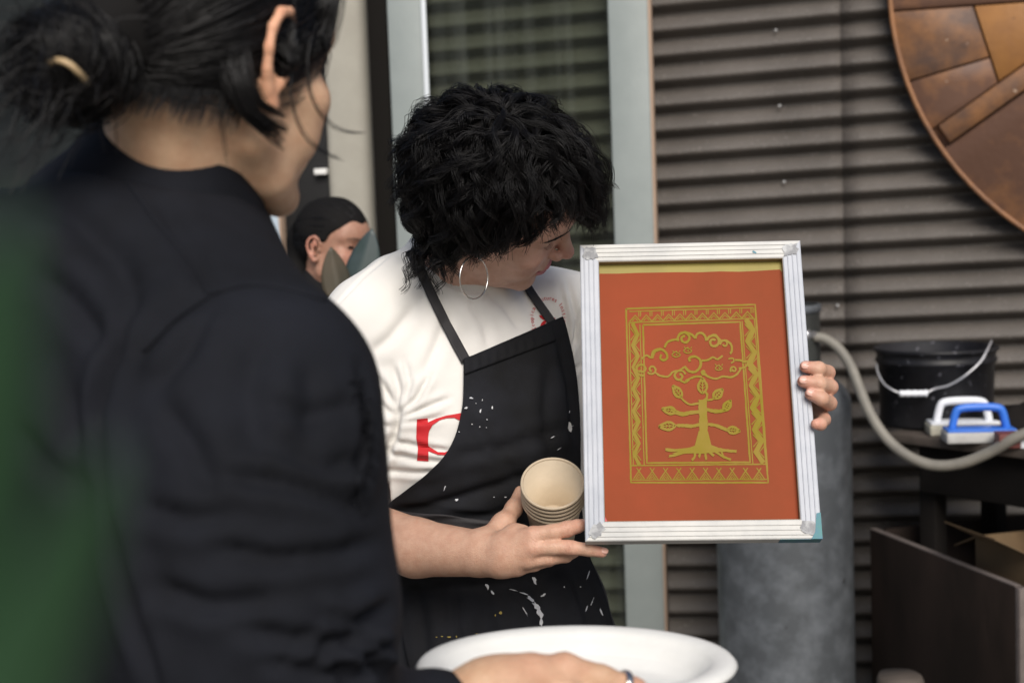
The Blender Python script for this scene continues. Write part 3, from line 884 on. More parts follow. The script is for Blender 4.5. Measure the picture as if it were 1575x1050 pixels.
M['strap'] = mat('apron_strap', (0.020, 0.018, 0.020), 0.7, bump=0.0004, bump_scale=900)
M['denim'] = mat('black_denim', (0.014, 0.014, 0.017), 0.85, (0.022, 0.022, 0.027), 10.0, bump=0.0005, bump_scale=700)
M['shirt_man'] = mat('black_work_shirt', (0.0065, 0.007, 0.009), 0.88, (0.014, 0.0155, 0.022), 5.0, contrast=(0.35, 0.75), bump=0.0004, bump_scale=500, spec=0.14)
M['shoe'] = mat('black_shoe', (0.02, 0.02, 0.02), 0.5)
M['gold'] = mat('ring_metal', (0.75, 0.72, 0.68), 0.22, metal=1.0)
M['nail'] = mat('fingernail', (0.62, 0.36, 0.29), 0.3)
# ================================================================== SCREEN PRINTING FRAME
FC = [(890, 376.5), (1229, 369.5), (1266.5, 828), (902, 832)]          # outer corners of the front face
rays = [ray(*c) for c in FC]
Am = np.stack([rays[0], -rays[1], rays[2], -rays[3]], 1)
_, _, vt = np.linalg.svd(Am)
dep = vt[-1] / vt[-1].mean() * 1.815
fc = [C0 + rays[i] * dep[i] for i in range(4)]
FO = fc[0]
f1 = unit(fc[1] - fc[0] + fc[2] - fc[3]); f2 = (fc[3] - fc[0] + fc[2] - fc[1]) / 2; f2 = unit(f2 - f1 * (f2 @ f1))
FN = np.cross(f1, f2)
if FN @ FWD > 0: FN = -FN                                              # towards the camera
FWd = np.linalg.norm(fc[1] - fc[0] + fc[2] - fc[3]) / 2; FHt = np.linalg.norm(fc[3] - fc[0] + fc[2] - fc[1]) / 2
FO = (fc[0] + fc[1] + fc[2] + fc[3]) / 4 - f1 * FWd / 2 - f2 * FHt / 2
print('frame', FWd, FHt, dep, 'skew', unit(fc[1] - fc[0]) @ unit(fc[3] - fc[0]), 'FN', FN)
def FR(u, v, o=0.0): return FO + f1 * u + f2 * v + FN * o
def frame_uv(px, py, o):
    p = hit_plane(px, py, FO + FN * o, FN) - FO
    return float(p @ f1), float(p @ f2)

M['alu'] = mat('aluminium_frame', (0.37, 0.395, 0.445), 0.5, (0.47, 0.49, 0.535), 14.0, metal=0.0, spec=0.3, bump=0.0003, bump_scale=160)
M['alu_top'] = mat('scuffed_frame', (0.56, 0.555, 0.535), 0.55, (0.44, 0.445, 0.44), 18.0, contrast=(0.45, 0.75), metal=0.0, spec=0.3, bump=0.0003, bump_scale=160)
M['weld'] = mat('ground_weld', (0.19, 0.195, 0.21), 0.5, (0.42, 0.43, 0.44), 60.0, contrast=(0.45, 0.62), metal=0.0, bump=0.0008, bump_scale=220)
M['frame_inner'] = mat('brown_inner_face', (0.27, 0.20, 0.12), 0.6, (0.20, 0.15, 0.08), 12.0)
M['mesh'] = mat('yellow_screen_mesh', (0.27, 0.215, 0.025), 0.55, (0.23, 0.18, 0.02), 18.0)
M['emulsion'] = mat('red_emulsion', (0.285, 0.049, 0.014), 0.55, (0.19, 0.040, 0.009), 4.5, contrast=(0.3, 0.72), bump=0.0002, bump_scale=120, spec=0.12)
M['emulsion_edge'] = mat('crimson_emulsion_edge', (0.47, 0.012, 0.03), 0.45)
M['gold_print'] = mat('gold_print', (0.215, 0.165, 0.011), 0.6, (0.26, 0.18, 0.03), 20.0, spec=0.12)
M['blue_tape'] = mat('blue_tape', (0.012, 0.11, 0.24), 0.5, (0.02, 0.17, 0.18), 40.0)

fr = empty('printing_frame'); tag(fr, 'aluminium screen printing frame with red emulsion held up by the woman in the apron', 'printing frame')
RW, RD = 0.0240, 0.0215
def rail(A, dirv, inw, L, m):
    """mitred extrusion: profile across the width with three fine ribs on the face"""
    pr = [(0.0, -RD), (0.0, -0.0012), (0.0012, 0.0)]
    for c in (0.0055, 0.0115, 0.0175):
        pr += [(c - 0.0009, 0.0), (c - 0.0004, 0.0011), (c + 0.0004, 0.0011), (c + 0.0009, 0.0)]
    pr += [(RW - 0.0012, 0.0), (RW, -0.0012), (RW, -RD)]
    V = []
    for end in (0, 1):
        for u, h in pr:
            V.append(A + inw * u + dirv * (u if end == 0 else L - u) + FN * h)
    n = len(pr)
    F = [(i, i + 1, n + i + 1, n + i) for i in range(n - 1)] + [(n - 1, 0, n, 2 * n - 1), tuple(range(n - 1, -1, -1)), tuple(range(n, 2 * n))]
    if np.dot(np.cross(inw, dirv), FN) > 0: F = [f[::-1] for f in F]
    return mesh_py('rail', V, F, m, fr)
rail(FR(0, 0), f1, f2, FWd, M['alu_top'])
rail(FR(0, FHt), f1, -f2, FWd, M['alu_top'])
rail(FR(0, 0), f2, f1, FHt, M['alu'])
rail(FR(FWd, 0), f2, -f1, FHt, M['alu'])
# brown inner faces of the rails
e_ = 0.0006
for (a, b_, inn) in (((RW, RW), (FWd - RW, RW), f2), ((RW, FHt - RW), (FWd - RW, FHt - RW), -f2), ((RW, RW), (RW, FHt - RW), f1), ((FWd - RW, RW), (FWd - RW, FHt - RW), -f1)):
    p, q = FR(*a) + inn * e_, FR(*b_) + inn * e_
    mesh_py('inner_face', *prism([p - FN * 0.0015, q - FN * 0.0015, q - FN * RD, p - FN * RD], inn, 0.0004), M['frame_inner'], fr)
# ground welds at the corners
def blob(cu, cv, ru, rv, o, m, name, parent, seed, ang=0.0, n=18, rough=0.25, th=0.0004):
    r = np.random.default_rng(seed); pts = []
    for i in range(n):
        a = 2 * math.pi * i / n; k = 1 + rough * (r.random() - 0.5) * 2
        x, y = ru * k * math.cos(a), rv * k * math.sin(a)
        pts.append(FR(cu + x * math.cos(ang) - y * math.sin(ang), cv + x * math.sin(ang) + y * math.cos(ang), o))
    return mesh_py(name, *prism(pts, FN, th), m, parent)
for i, (cu, cv) in enumerate(((RW * 0.55, RW * 0.55), (FWd - RW * 0.55, RW * 0.55), (FWd - RW * 0.55, FHt - RW * 0.55), (RW * 0.55, FHt - RW * 0.55))):
    blob(cu, cv, 0.0105, 0.0085, 0.00135, M['weld'], 'weld', fr, 30 + i, (0.78 if i in (0, 2) else -0.78), 16, 0.3, 0.0012)
# tape scraps
mesh_py('tape', *prism([FR(FWd + 0.0003, FHt - 0.032, 0.0016), FR(FWd + 0.0003, FHt + 0.0003, 0.0016), FR(FWd - 0.013, FHt + 0.0003, 0.0016), FR(FWd - 0.008, FHt - 0.008, 0.0016), FR(FWd - 0.005, FHt - 0.031, 0.0016)], FN, 0.0003), M['blue_tape'], fr)
mesh_py('tape', *prism([FR(FWd - 0.05, FHt + 0.0004, 0.0), FR(FWd, FHt + 0.0004, 0.0), FR(FWd, FHt + 0.0004, -RD), FR(FWd - 0.05, FHt + 0.0004, -RD)], f2, 0.0003), M['blue_tape'], fr)
u_, v_ = frame_uv(1160, 388, 0); blob(u_, v_, 0.003, 0.0016, 0.0013, M['blue_tape'], 'tape', fr, 5, 0.5, 9, 0.2)
# mesh, emulsion
mo = -0.0115
mesh_py('screen_mesh', *prism([FR(RW - 0.002, RW - 0.002, mo), FR(FWd - RW + 0.002, RW - 0.002, mo), FR(FWd - RW + 0.002, FHt - RW + 0.002, mo), FR(RW - 0.002, FHt - RW + 0.002, mo)], FN, 0.0006), M['mesh'], fr)
def on_mesh(px, py, o): return FR(*frame_uv(px, py, mo + o), mo + o)
def rough_poly(pts, step, amp, seed):
    r = np.random.default_rng(seed); out = []
    for i in range(len(pts)):
        a, b_ = np.array(pts[i], float), np.array(pts[(i + 1) % len(pts)], float)
        k = max(1, int(np.linalg.norm(b_ - a) / step))
        for j in range(k): out.append(a + (b_ - a) * j / k + r.normal(0, amp, 2))
    return out
mesh_py('emulsion_edge', *prism([on_mesh(x, y, 0.0005) for x, y in rough_poly([(918, 428), (1207, 421), (1212, 440), (1243, 806), (930, 808), (921, 600)], 30, 0.8, 3)], FN, 0.0003), M['emulsion_edge'], fr)
emul = mesh_py('emulsion', *prism([on_mesh(x, y, 0.0010) for x, y in rough_poly([(919, 421), (1200, 415), (1206, 424), (1210, 500), (1232, 798), (1228, 806), (936, 806), (929, 790), (924, 600), (920, 500)], 30, 0.7, 4)], FN, 0.0003), M['emulsion'], fr)

# the hand-cut design, stroke by stroke, lying on the emulsion
def dz(x, y): return 950 + x / 3.387, 450 + y / 3.387
ink = []
def stroke(pts, w, closed=False, wob=0.4):
    """pts in design units, w = stroke width in the same units"""
    P = np.array([dz(*p) for p in pts], float)
    if closed: P = np.vstack([P, P[:1]])
    Q = []
    for i in range(len(P) - 1):
        k = max(1, int(np.linalg.norm(P[i + 1] - P[i]) / 7))
        for j in range(k): Q.append(P[i] + (P[i + 1] - P[i]) * j / k)
    Q.append(P[-1]); Q = np.array(Q)
    Q += RNG.normal(0, wob * 0.3, Q.shape)
    T = np.gradient(Q, axis=0); T /= np.linalg.norm(T, axis=1, keepdims=True) + 1e-9
    Nn = np.stack([-T[:, 1], T[:, 0]], 1)
    ww = (w * 1.22 + 0.8) / 3.387 / 2 * (1 + RNG.uniform(-0.16, 0.16, len(Q)))
    A, B_ = Q + Nn * ww[:, None], Q - Nn * ww[:, None]
    zi = 0.0013 + 4e-6 * len(ink)
    V = [on_mesh(*p, zi) for p in A] + [on_mesh(*p, zi) for p in B_]
    n = len(Q)
    ink.append((V, [(i, i + 1, n + i + 1, n + i) for i in range(n - 1)]))
def curve(pts, w, n=28, **k): stroke([tuple(p) for p in spline([(*p, 0) for p in pts], n)[:, :2]], w, **k)
def fill(pts):
    ink.append(([on_mesh(*dz(*p), 0.0013 + 4e-6 * len(ink)) for p in pts], [tuple(range(len(pts)))]))
def spiral(cx, cy, r, a0, turns, w, sgn=1):
    pts = []
    for t in np.linspace(0, 1, 26):
        a = a0 + sgn * t * turns * 2 * math.pi; rr = r * (1 - 0.72 * t)
        pts.append((cx + rr * math.cos(a), cy + rr * math.sin(a)))
    stroke(pts, w)
# border lines
oTL, oTR, oBR, oBL = (44, 84), (716, 62), (784, 988), (70, 988)
iTL, iTR, iBR, iBL = (132, 168), (638, 152), (690, 882), (152, 886)
def lerp(a, b_, t): return (a[0] + (b_[0] - a[0]) * t, a[1] + (b_[1] - a[1]) * t)
stroke([oTL, oTR, oBR, oBL], 7, True)
stroke([iTL, iTR, iBR, iBL], 7, True)
stroke([(60, 98), (706, 78)], 4); stroke([(56, 156), (712, 134)], 5); stroke([(58, 170), (62, 160)], 4)
stroke([(72, 900), (776, 892)], 5); stroke([(72, 975), (778, 972)], 4)
stroke([(60, 160), (82, 900)], 4); stroke([(116, 165), (138, 898)], 4); stroke([(648, 148), (704, 892)], 4); stroke([(712, 136), (772, 894)], 4)
for i in range(11):                                          # top band: chevrons with ticks
    x = 62 + i * 58.5; y = 152 - i * 1.9
    stroke([(x, y), (x + 29, y - 34), (x + 58, y - 2)], 5)
    stroke([(x + 14, y - 4), (x + 29, y - 20), (x + 44, y - 5)], 3.5)
    stroke([(x + 48, y - 54), (x + 48, y - 26)], 3.5); stroke([(x + 58, y - 55), (x + 58, y - 28)], 3.5)
for i in range(10):                                          # bottom band: tents
    x = 82 + i * 69.5; y = 970
    stroke([(x, y), (x + 40, y - 58)], 4); stroke([(x + 58, y), (x + 16, y - 58)], 4)
    stroke([(x + 12, y), (x + 29, y - 26), (x + 46, y)], 4); stroke([(x + 21, y), (x + 29, y - 12), (x + 38, y)], 3)
def zigzag_column(xa, xb, ya, yb, k, wid, w):
    pts = []
    for i in range(k + 1):
        t = i / k; c = lerp((xa, ya), (xb, yb), t)
        pts.append((c[0] + (wid if i % 2 else -wid), c[1]))
    stroke(pts, w)
    for i in range(k):
        a, b_ = pts[i], pts[i + 1]
        s = 1 if i % 2 else -1
        m_ = ((a[0] + b_[0]) / 2, (a[1] + b_[1]) / 2)
    for i in range(1, k):
        a = pts[i]; s = 1 if i % 2 == 0 else -1
        hgt = (yb - ya) / k
        stroke([(a[0] + s * (2 * wid + 10), a[1] - hgt * 0.55), (a[0] + s * (wid + 0), a[1]), (a[0] + s * (2 * wid + 10), a[1] + hgt * 0.55)], 4)
zigzag_column(90, 100, 160, 898, 13, 13, 15)
zigzag_column(684, 742, 138, 886, 13, 17, 22)
# clouds
curve([(124, 345), (150, 325), (176, 338), (196, 302), (226, 294), (252, 312), (258, 340), (240, 352), (222, 340), (228, 322)], 9)
curve([(178, 340), (190, 306), (225, 292)], 13)
spiral(126, 398, 34, 1.2, 1.25, 9)
spiral(178, 400, 26, 2.6, -1.2, 8)
curve([(196, 416), (222, 432), (262, 436), (288, 412), (322, 404), (352, 384)], 8)
spiral(322, 434, 33, -0.3, 1.2, 9, -1)
curve([(244, 286), (262, 256), (300, 244), (320, 248)], 9)
spiral(348, 238, 36, 2.8, 1.35, 10)
curve([(318, 220), (350, 206), (386, 218), (404, 238)], 9)
curve([(404, 238), (416, 214), (438, 210), (456, 228), (462, 250)], 9)
spiral(500, 256, 36, 3.4, 1.35, 10)
curve([(474, 232), (506, 220), (534, 246)], 9)
curve([(534, 250), (566, 250), (592, 272), (594, 304), (586, 318)], 9)
spiral(556, 268, 22, 3.0, 1.0, 7)
curve([(348, 384), (372, 408), (404, 412), (430, 386), (430, 352), (404, 332), (374, 340), (376, 358)], 10)
curve([(438, 354), (470, 350), (496, 336), (520, 346), (548, 328)], 8)
curve([(440, 412), (470, 436), (512, 448), (548, 436), (590, 440), (622, 424), (640, 398)], 8)
curve([(352, 460), (380, 446), (408, 436), (440, 438)], 8); curve([(326, 458), (352, 466), (372, 452)], 8)
spiral(448, 414, 16, 0.4, 1.0, 6); spiral(604, 400, 18, 2.4, 1.2, 7)
curve([(576, 344), (600, 342), (604, 358), (590, 366)], 6); curve([(612, 350), (640, 352), (656, 360), (676, 356), (672, 380), (650, 392), (630, 394)], 8)
for ex, ey, s in ((306, 318, 1), (366, 298, 1), (528, 388, 0.9)):                   # eyes in the clouds
    curve([(ex - 24 * s, ey + 6), (ex - 4, ey - 10 * s), (ex + 22 * s, ey + 6)], 4, 12); curve([(ex - 22 * s, ey + 10), (ex, ey + 17 * s), (ex + 20 * s, ey + 8)], 4, 12)
    stroke([(ex - 2, ey + 2), (ex + 4, ey + 6)], 7)
    for a in (-14, 0, 14): stroke([(ex + a, ey - 8), (ex + a * 1.4, ey - 17)], 3)
# tree
tr_l = [(424, 556), (420, 600), (428, 660), (424, 690), (428, 730), (424, 770), (408, 800), (380, 815), (330, 824), (285, 842), (262, 858), (300, 852), (345, 838), (390, 836), (420, 834)]
tr_r = [(450, 836), (480, 832), (510, 826), (560, 826), (612, 826), (560, 816), (510, 806), (486, 796), (470, 770), (468, 720), (470, 690), (466, 640), (462, 600), (464, 560), (456, 548), (440, 560)]
fill(tr_l + tr_r)
fill([(422, 720), (470, 720), (488, 792), (540, 812), (600, 826), (520, 830), (440, 838), (360, 834), (280, 838), (340, 818), (402, 796)])
stroke([(444, 556), (446, 640), (447, 700), (446, 800)], 34)
for pts, w in (([(248, 816), (300, 820), (390, 812)], 12), ([(500, 812), (560, 820), (620, 826)], 12), ([(404, 832), (400, 856), (386, 872)], 9), ([(430, 832), (424, 858)], 9), ([(456, 832), (462, 870)], 9),
               ([(480, 830), (502, 850)], 10), ([(510, 828), (545, 850), (590, 870)], 9), ([(540, 826), (556, 862)], 7), ([(300, 846), (268, 850)], 10),
               ([(426, 574), (380, 582), (350, 566), (330, 545)], 8), ([(428, 620), (380, 624), (340, 632), (300, 622)], 16), ([(300, 624), (280, 612)], 8),
               ([(428, 686), (390, 694), (350, 692), (310, 690)], 14), ([(310, 690), (290, 688)], 7), ([(466, 560), (500, 552), (516, 536)], 8), ([(462, 556), (466, 530), (454, 512)], 9),
               ([(466, 608), (500, 616), (545, 614), (568, 602)], 15), ([(470, 684), (510, 690), (545, 704), (572, 714)], 13)):
    curve(pts, w, 14)
def leaf_shape(cx, cy, L_, wd, ang):
    ca, sa = math.cos(ang), math.sin(ang)
    top, bot = [], []
    for t in np.linspace(0, 1, 9):
        w_ = wd * math.sin(math.pi * t ** 0.8)
        top.append((t - 0.5, w_)); bot.append((t - 0.5, -w_))
    pts = [(cx + x * L_ * ca - y * sa, cy + x * L_ * sa + y * ca) for x, y in top + bot[::-1]]
    stroke(pts, 10, True)
    stroke([(cx - 0.42 * L_ * ca, cy - 0.42 * L_ * sa), (cx + 0.4 * L_ * ca, cy + 0.4 * L_ * sa)], 4)
    for t in (-0.2, 0.0, 0.2):
        bx_, by_ = cx + t * L_ * ca, cy + t * L_ * sa
        for s in (-1, 1):
            stroke([(bx_, by_), (bx_ + (0.14 * L_) * ca - s * wd * 0.7 * sa, by_ + (0.14 * L_) * sa + s * wd * 0.7 * ca)], 3)
for a in ((310, 514, 74, 19, -2.2), (442, 484, 78, 23, -1.57), (524, 526, 66, 19, -0.8), (572, 586, 62, 17, -1.0), (268, 612, 74, 17, 3.35), (258, 694, 84, 20, 3.1), (604, 716, 66, 17, 0.12)):
    leaf_shape(*a)
mesh_py('printed_design', *join_vf(ink), M['gold_print'], emul)

# ================================================================== PAPER CUPS AND PLATE
M['cup'] = mat('bamboo_paper', (0.49, 0.40, 0.29), 0.6, (0.45, 0.365, 0.26), 25.0, bump=0.0002, bump_scale=300)
M['plate'] = mat('bagasse', (0.72, 0.72, 0.70), 0.6, (0.66, 0.66, 0.635), 12.0, bump=0.0004, bump_scale=120)
rim_c = U(850, 742, 1.825)
tilt = math.radians(42)
CUP_AX = unit(UPV * math.sin(tilt) * 1.0 - FWD * math.cos(tilt) + RGT * -0.035)
def cup(off, label):
    t = empty('paper_cup'); tag(t, label, 'paper cup', 'stack of nested paper cups')
    c = rim_c - CUP_AX * off
    h, rt_, rb_ = 0.092, 0.0385, 0.0275
    pw = [(rt_, 0), (rb_, -h)]
    th = 0.0007
    outer = [(rb_ - 0.003, -h + 0.004), (rb_ - 0.0005, -h), (rb_, -h), (rt_ + (rb_ - rt_) * 0.03, -0.004)]
    inner = [(rt_ - th, -0.002), (rb_ - 2 * th + 0.0002, -h + 0.008), (rb_ - 0.003, -h + 0.006), (0.0005, -h + 0.006)]
    cw_ = mesh_py('cup_wall', *lathe_vf(outer + inner, c, CUP_AX, 56), M['cup'], t, True)
    mesh_py('cup_bottom', *lathe_vf([(0.0005, -h + 0.0045), (rb_ - 0.0032, -h + 0.0045)], c, CUP_AX, 40), M['cup'], t, True)
    tor = [(rt_ + 0.0012 + 0.0019 * math.cos(a), -0.002 + 0.0024 * math.sin(a)) for a in np.linspace(0, 2 * math.pi, 13)]
    mesh_py('rolled_rim', *lathe_vf(tor, c, CUP_AX, 56), M['cup'], cw_, True)
for i, l in enumerate(('topmost of the nested paper cups, showing its open inside', 'second paper cup from the top of the nested stack', 'third paper cup from the top of the nested stack', 'fourth paper cup from the top of the nested stack',
                       'lowest paper cup of the nested stack, its side against the fingers')):
    cup(i * 0.0078, l)

# oval plate
pl_c = U(886, 1013, 1.20)
pz = unit(Z3 + RGT * 0.02 - FWD * 0.05)
px_ = unit(RGT - pz * (RGT @ pz)); py_ = np.cross(pz, px_)
def oval_loft(name, prof, m, parent, n=72):
    """prof: (a, b, h) half axes and height"""
    V, F = [], []
    for a, b_, h in prof:
        for j in range(n):
            t = 2 * math.pi * j / n
            V.append(pl_c + px_ * a * math.cos(t) + py_ * b_ * math.sin(t) + pz * h)
    K = len(prof)
    for i in range(K - 1):
        for j in range(n):
            k = (j + 1) % n
            F.append((i * n + j, i * n + k, (i + 1) * n + k, (i + 1) * n + j))
    F.append(tuple(range((K - 1) * n, K * n)))
    return mesh_py(name, V, F, m, parent, True)
A_, B_ = 0.1345, 0.090
pp = [(0.003, 0.002, -0.0265), (A_ - 0.052, B_ - 0.052, -0.0265), (A_ - 0.040, B_ - 0.040, -0.0245), (A_ - 0.030, B_ - 0.030, -0.012), (A_ - 0.019, B_ - 0.019, -0.0035), (A_ - 0.004, B_ - 0.004, -0.0050), (A_, B_, -0.0070), (A_ + 0.0012, B_ + 0.0012, -0.0045),
      (A_ - 0.002, B_ - 0.002, -0.0010), (A_ - 0.008, B_ - 0.008, 0.0005), (A_ - 0.016, B_ - 0.016, -0.0004), (A_ - 0.021, B_ - 0.021, -0.003), (A_ - 0.0265, B_ - 0.0265, -0.0085), (A_ - 0.0285, B_ - 0.0285, -0.0090), (A_ - 0.034, B_ - 0.034, -0.0165), (A_ - 0.036, B_ - 0.036, -0.017),
      (A_ - 0.043, B_ - 0.043, -0.0225), (A_ - 0.054, B_ - 0.054, -0.0240), (0.03, 0.02, -0.0240)]
o = oval_loft('oval_plate', pp, M['plate'], None)
tag(o, 'white oval paper plate held by the foreground man', 'plate')
# ================================================================== WOMAN IN THE APRON
def frame_depth(px, py): return float((hit_plane(px, py, FO, FN) - C0) @ FWD)
# --- head axes
def cam_vec(r, u, t): return unit(RGT * r + UPV * u - FWD * t)
w_fwd = cam_vec(0.895, -0.426, -0.134)                       # head bowed and tipped so that the crown faces the viewer
w_up = cam_vec(0.386, 0.587, 0.712); w_up = unit(w_up - w_fwd * (w_up @ w_fwd))
w_left = np.cross(w_up, w_fwd)
WB = basis(w_fwd, w_left, w_up)
WO = U(762, 322, 1.905)
WSC = 1.03
# --- skeleton
neck0 = to_world((-0.022, 0, -0.045), WO, WB); neckb = U(690, 432, 2.005)
tors_o = U(690, 432, 2.01); tors_p = U(772, 1010, 2.07)
t_dn = unit(tors_p - tors_o)
t_front = unit(-FWD * math.cos(math.radians(30)) + RGT * math.sin(math.radians(30))); t_front = unit(t_front - t_dn * (t_front @ t_dn))
t_rt = np.cross(t_dn, t_front)                              # her left-hand side is -t_rt or +t_rt: screen right
if t_rt @ RGT < 0: t_rt = -t_rt
TB = basis(t_rt, t_front, t_dn)
def loft_sdf(levels, O, B, n=2.3):
    lv = np.array(levels, float)
    def f(P):
        q = (P - O.astype(np.float32)) @ B.T.astype(np.float32)
        z = q[:, 2]
        a = np.interp(z, lv[:, 0], lv[:, 1]); b = np.interp(z, lv[:, 0], lv[:, 2]); cx = np.interp(z, lv[:, 0], lv[:, 3]); cy = np.interp(z, lv[:, 0], lv[:, 4])
        x = (q[:, 0] - cx) / a; y = (q[:, 1] - cy) / b
        rad = (np.abs(x) ** n + np.abs(y) ** n) ** (1 / n)
        d = (rad - 1) * np.minimum(a, b)
        return np.maximum(d, np.maximum(lv[0, 0] - z, z - lv[-1, 0])).astype(np.float32)
    return f
W_LEV = [(-0.01, 0.062, 0.056, 0, 0.005), (0.02, 0.080, 0.062, 0, 0.002), (0.045, 0.118, 0.072, 0, 0.0), (0.075, 0.158, 0.084, 0, 0.0), (0.12, 0.168, 0.098, 0, 0.006), (0.18, 0.160, 0.112, 0, 0.012), (0.24, 0.156, 0.116, 0, 0.014), (0.31, 0.150, 0.108, 0, 0.006),
         (0.40, 0.150, 0.104, 0, 0.0), (0.47, 0.160, 0.110, 0, 0.0), (0.56, 0.176, 0.118, 0, 0.0), (0.66, 0.182, 0.120, 0, 0)]
def shrink(levels, s): return [(z, a - s, b - s, cx, cy) for z, a, b, cx, cy in levels]
shR = U(560, 512, 1.96); elR = U(532, 806, 1.95); wrR = U(738, 851, 1.810)
shL = U(858, 472, 2.07); elL = U(945, 735, 2.11); wrL = U(1222, 640, 1.93)

# --- right hand round the cups
def W3(*a): return U(*a)
mI, mM, mRg, mL = W3(820, 823, 1.764), W3(819, 843, 1.761), W3(812, 861, 1.767), W3(796, 873, 1.779)
hand_chains = [
    ([elR, U(640, 842, 1.859), wrR], [0.041, 0.0375, 0.0290]),
    ([wrR, U(775, 842, 1.786), mI], [0.0235, 0.0175, 0.0118]),
    ([wrR, U(780, 852, 1.779), mM], [0.0235, 0.0165, 0.0118]),
    ([wrR, U(776, 862, 1.781), mRg], [0.0235, 0.0165, 0.0112]),
    ([wrR, U(768, 866, 1.787), mL], [0.0225, 0.0160, 0.0105]),
    ([wrR, U(748, 838, 1.809), U(774, 806, 1.834), U(790, 782, 1.869), U(800, 756, 1.899)], [0.0205, 0.0190, 0.0140, 0.0100, 0.0080]),
    ([U(765, 846, 1.796), U(792, 822, 1.789), U(806, 818, 1.786)], [0.015, 0.013, 0.0085]),            # web between thumb and index
]
finger_chains = [
    ([mI, U(850, 818, 1.759), U(873, 813, 1.761), U(888, 809, 1.767), U(893, 807.5, 1.770)], [0.0112, 0.0098, 0.0098, 0.0084, 0.0076]),
    ([mM, U(850, 841, 1.756), U(877, 842, 1.754), U(905, 845, 1.753), U(926, 849, 1.754)], [0.0112, 0.0095, 0.0092, 0.0078, 0.0066]),
    ([mRg, U(845, 858, 1.764), U(870, 854, 1.776), U(884, 848, 1.799)], [0.0105, 0.0090, 0.0085, 0.0072]),
    ([mL, U(822, 868, 1.779), U(845, 861, 1.796), U(856, 853, 1.819)], [0.0095, 0.0080, 0.0076, 0.0066]),
]
# --- left hand, fingers over the frame's right rail
def onfr(px, py, o): return U(px, py, frame_depth(px, py) + o)
left_chains = [([elL, (elL + wrL) / 2, wrL, onfr(1240, 610, 0.075)], [0.040, 0.034, 0.026, 0.022])]
left_fingers = []
for (mc, pip, dip, tip, r) in (((1258, 575, 0.060), (1273, 573, 0.014), (1259, 567, -0.0105), (1239, 564, -0.0100), 0.0092), ((1262, 595, 0.062), (1277, 595, 0.014), (1260, 590, -0.0105), (1236, 586.5, -0.0100), 0.0095),
                               ((1262, 615, 0.060), (1276, 620, 0.014), (1264, 613, -0.0105), (1247, 606, -0.0100), 0.0090), ((1258, 632, 0.056), (1268, 645, 0.018), (1262, 652, -0.004), (1255, 652, -0.0085), 0.0078)):
    left_chains.append(([wrL, onfr(1245, 608, 0.075), onfr(*mc)], [0.024, 0.017, 0.0115]))
    left_fingers.append(([onfr(*mc), onfr(*pip), onfr(*dip), onfr(*tip)], [0.0115, r * 1.02, r * 0.98, r * 0.84]))
left_chains.append(([wrL, onfr(1225, 590, 0.068), onfr(1205, 575, 0.045), onfr(1185, 572, 0.036)], [0.020, 0.015, 0.010, 0.008]))

wb = Body(0.012)
Wlo, Whi = WO - 0.16, WO + 0.17
wb.add(lambda P: head_sdf(to_local(P, WO.astype(np.float32), WB).astype(np.float32) / WSC, True) * WSC, Wlo, Whi)
wb.add_chain([neck0, (neck0 * 0.45 + neckb * 0.55), neckb, neckb + t_dn * 0.05], [0.050, 0.052, 0.055, 0.06], 0.02, 0.02)
tl = loft_sdf(shrink(W_LEV[3:], 0.040), tors_o, TB)
P8 = np.array([tors_o + t_rt * a * 0.25 + t_front * b * 0.2 + t_dn * c for a in (-1, 1) for b in (-1, 1) for c in (-0.03, 0.7)])
wb.add(tl, P8.min(0), P8.max(0), 0.02)
wb.add_chain([tors_o + t_dn * 0.09 - t_rt * 0.10, shR, (shR + elR) / 2, elR], [0.045, 0.046, 0.042, 0.039], 0.02, 0.02)
wb.add_chain([tors_o + t_dn * 0.09 + t_rt * 0.10, shL, (shL + elL) / 2, elL], [0.045, 0.046, 0.042, 0.039], 0.02, 0.02)
for p, r in hand_chains: wb.add_chain(p, r, 0.010, 0.010)
for p, r in finger_chains: wb.add_chain(p, r, 0.0035, 0.0028)
for p, r in left_chains: wb.add_chain(p, r, 0.010, 0.010)
for p, r in left_fingers: wb.add_chain(p, r, 0.0035, 0.0025)
lo, hi = wb.bounds()
V, F = surf_net(wb, lo, hi, 0.0022)
woman = empty('person'); tag(woman, 'dark curly-haired woman in white sweatshirt and black apron holding up the red printing frame', 'person')
base_skin = (0.56, 0.345, 0.245)
Q = to_local(V, WO, WB) / WSC
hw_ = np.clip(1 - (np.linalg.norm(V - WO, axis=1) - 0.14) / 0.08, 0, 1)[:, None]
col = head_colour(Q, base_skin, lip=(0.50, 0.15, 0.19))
col = col * (1 + hw_ * np.array([0.20, 0.24, 0.36]))  # fill light painted in: head skin lightened against the shade of the hair
def redden(col, V, pts, s, w, c=(0.60, 0.24, 0.19)):
    for p in pts:
        g = w * np.exp(-((V - p) ** 2).sum(1) / (s * s))
        col = col * (1 - g[:, None]) + np.asarray(c) * g[:, None]
    return col
col = redden(col, V, [p[-1] for p, r in finger_chains + left_fingers], 0.011, 0.6)
col = redden(col, V, [p[2] for p, r in finger_chains[:2]] + [mI, mM] + [p[1] for p, r in left_fingers], 0.010, 0.42)
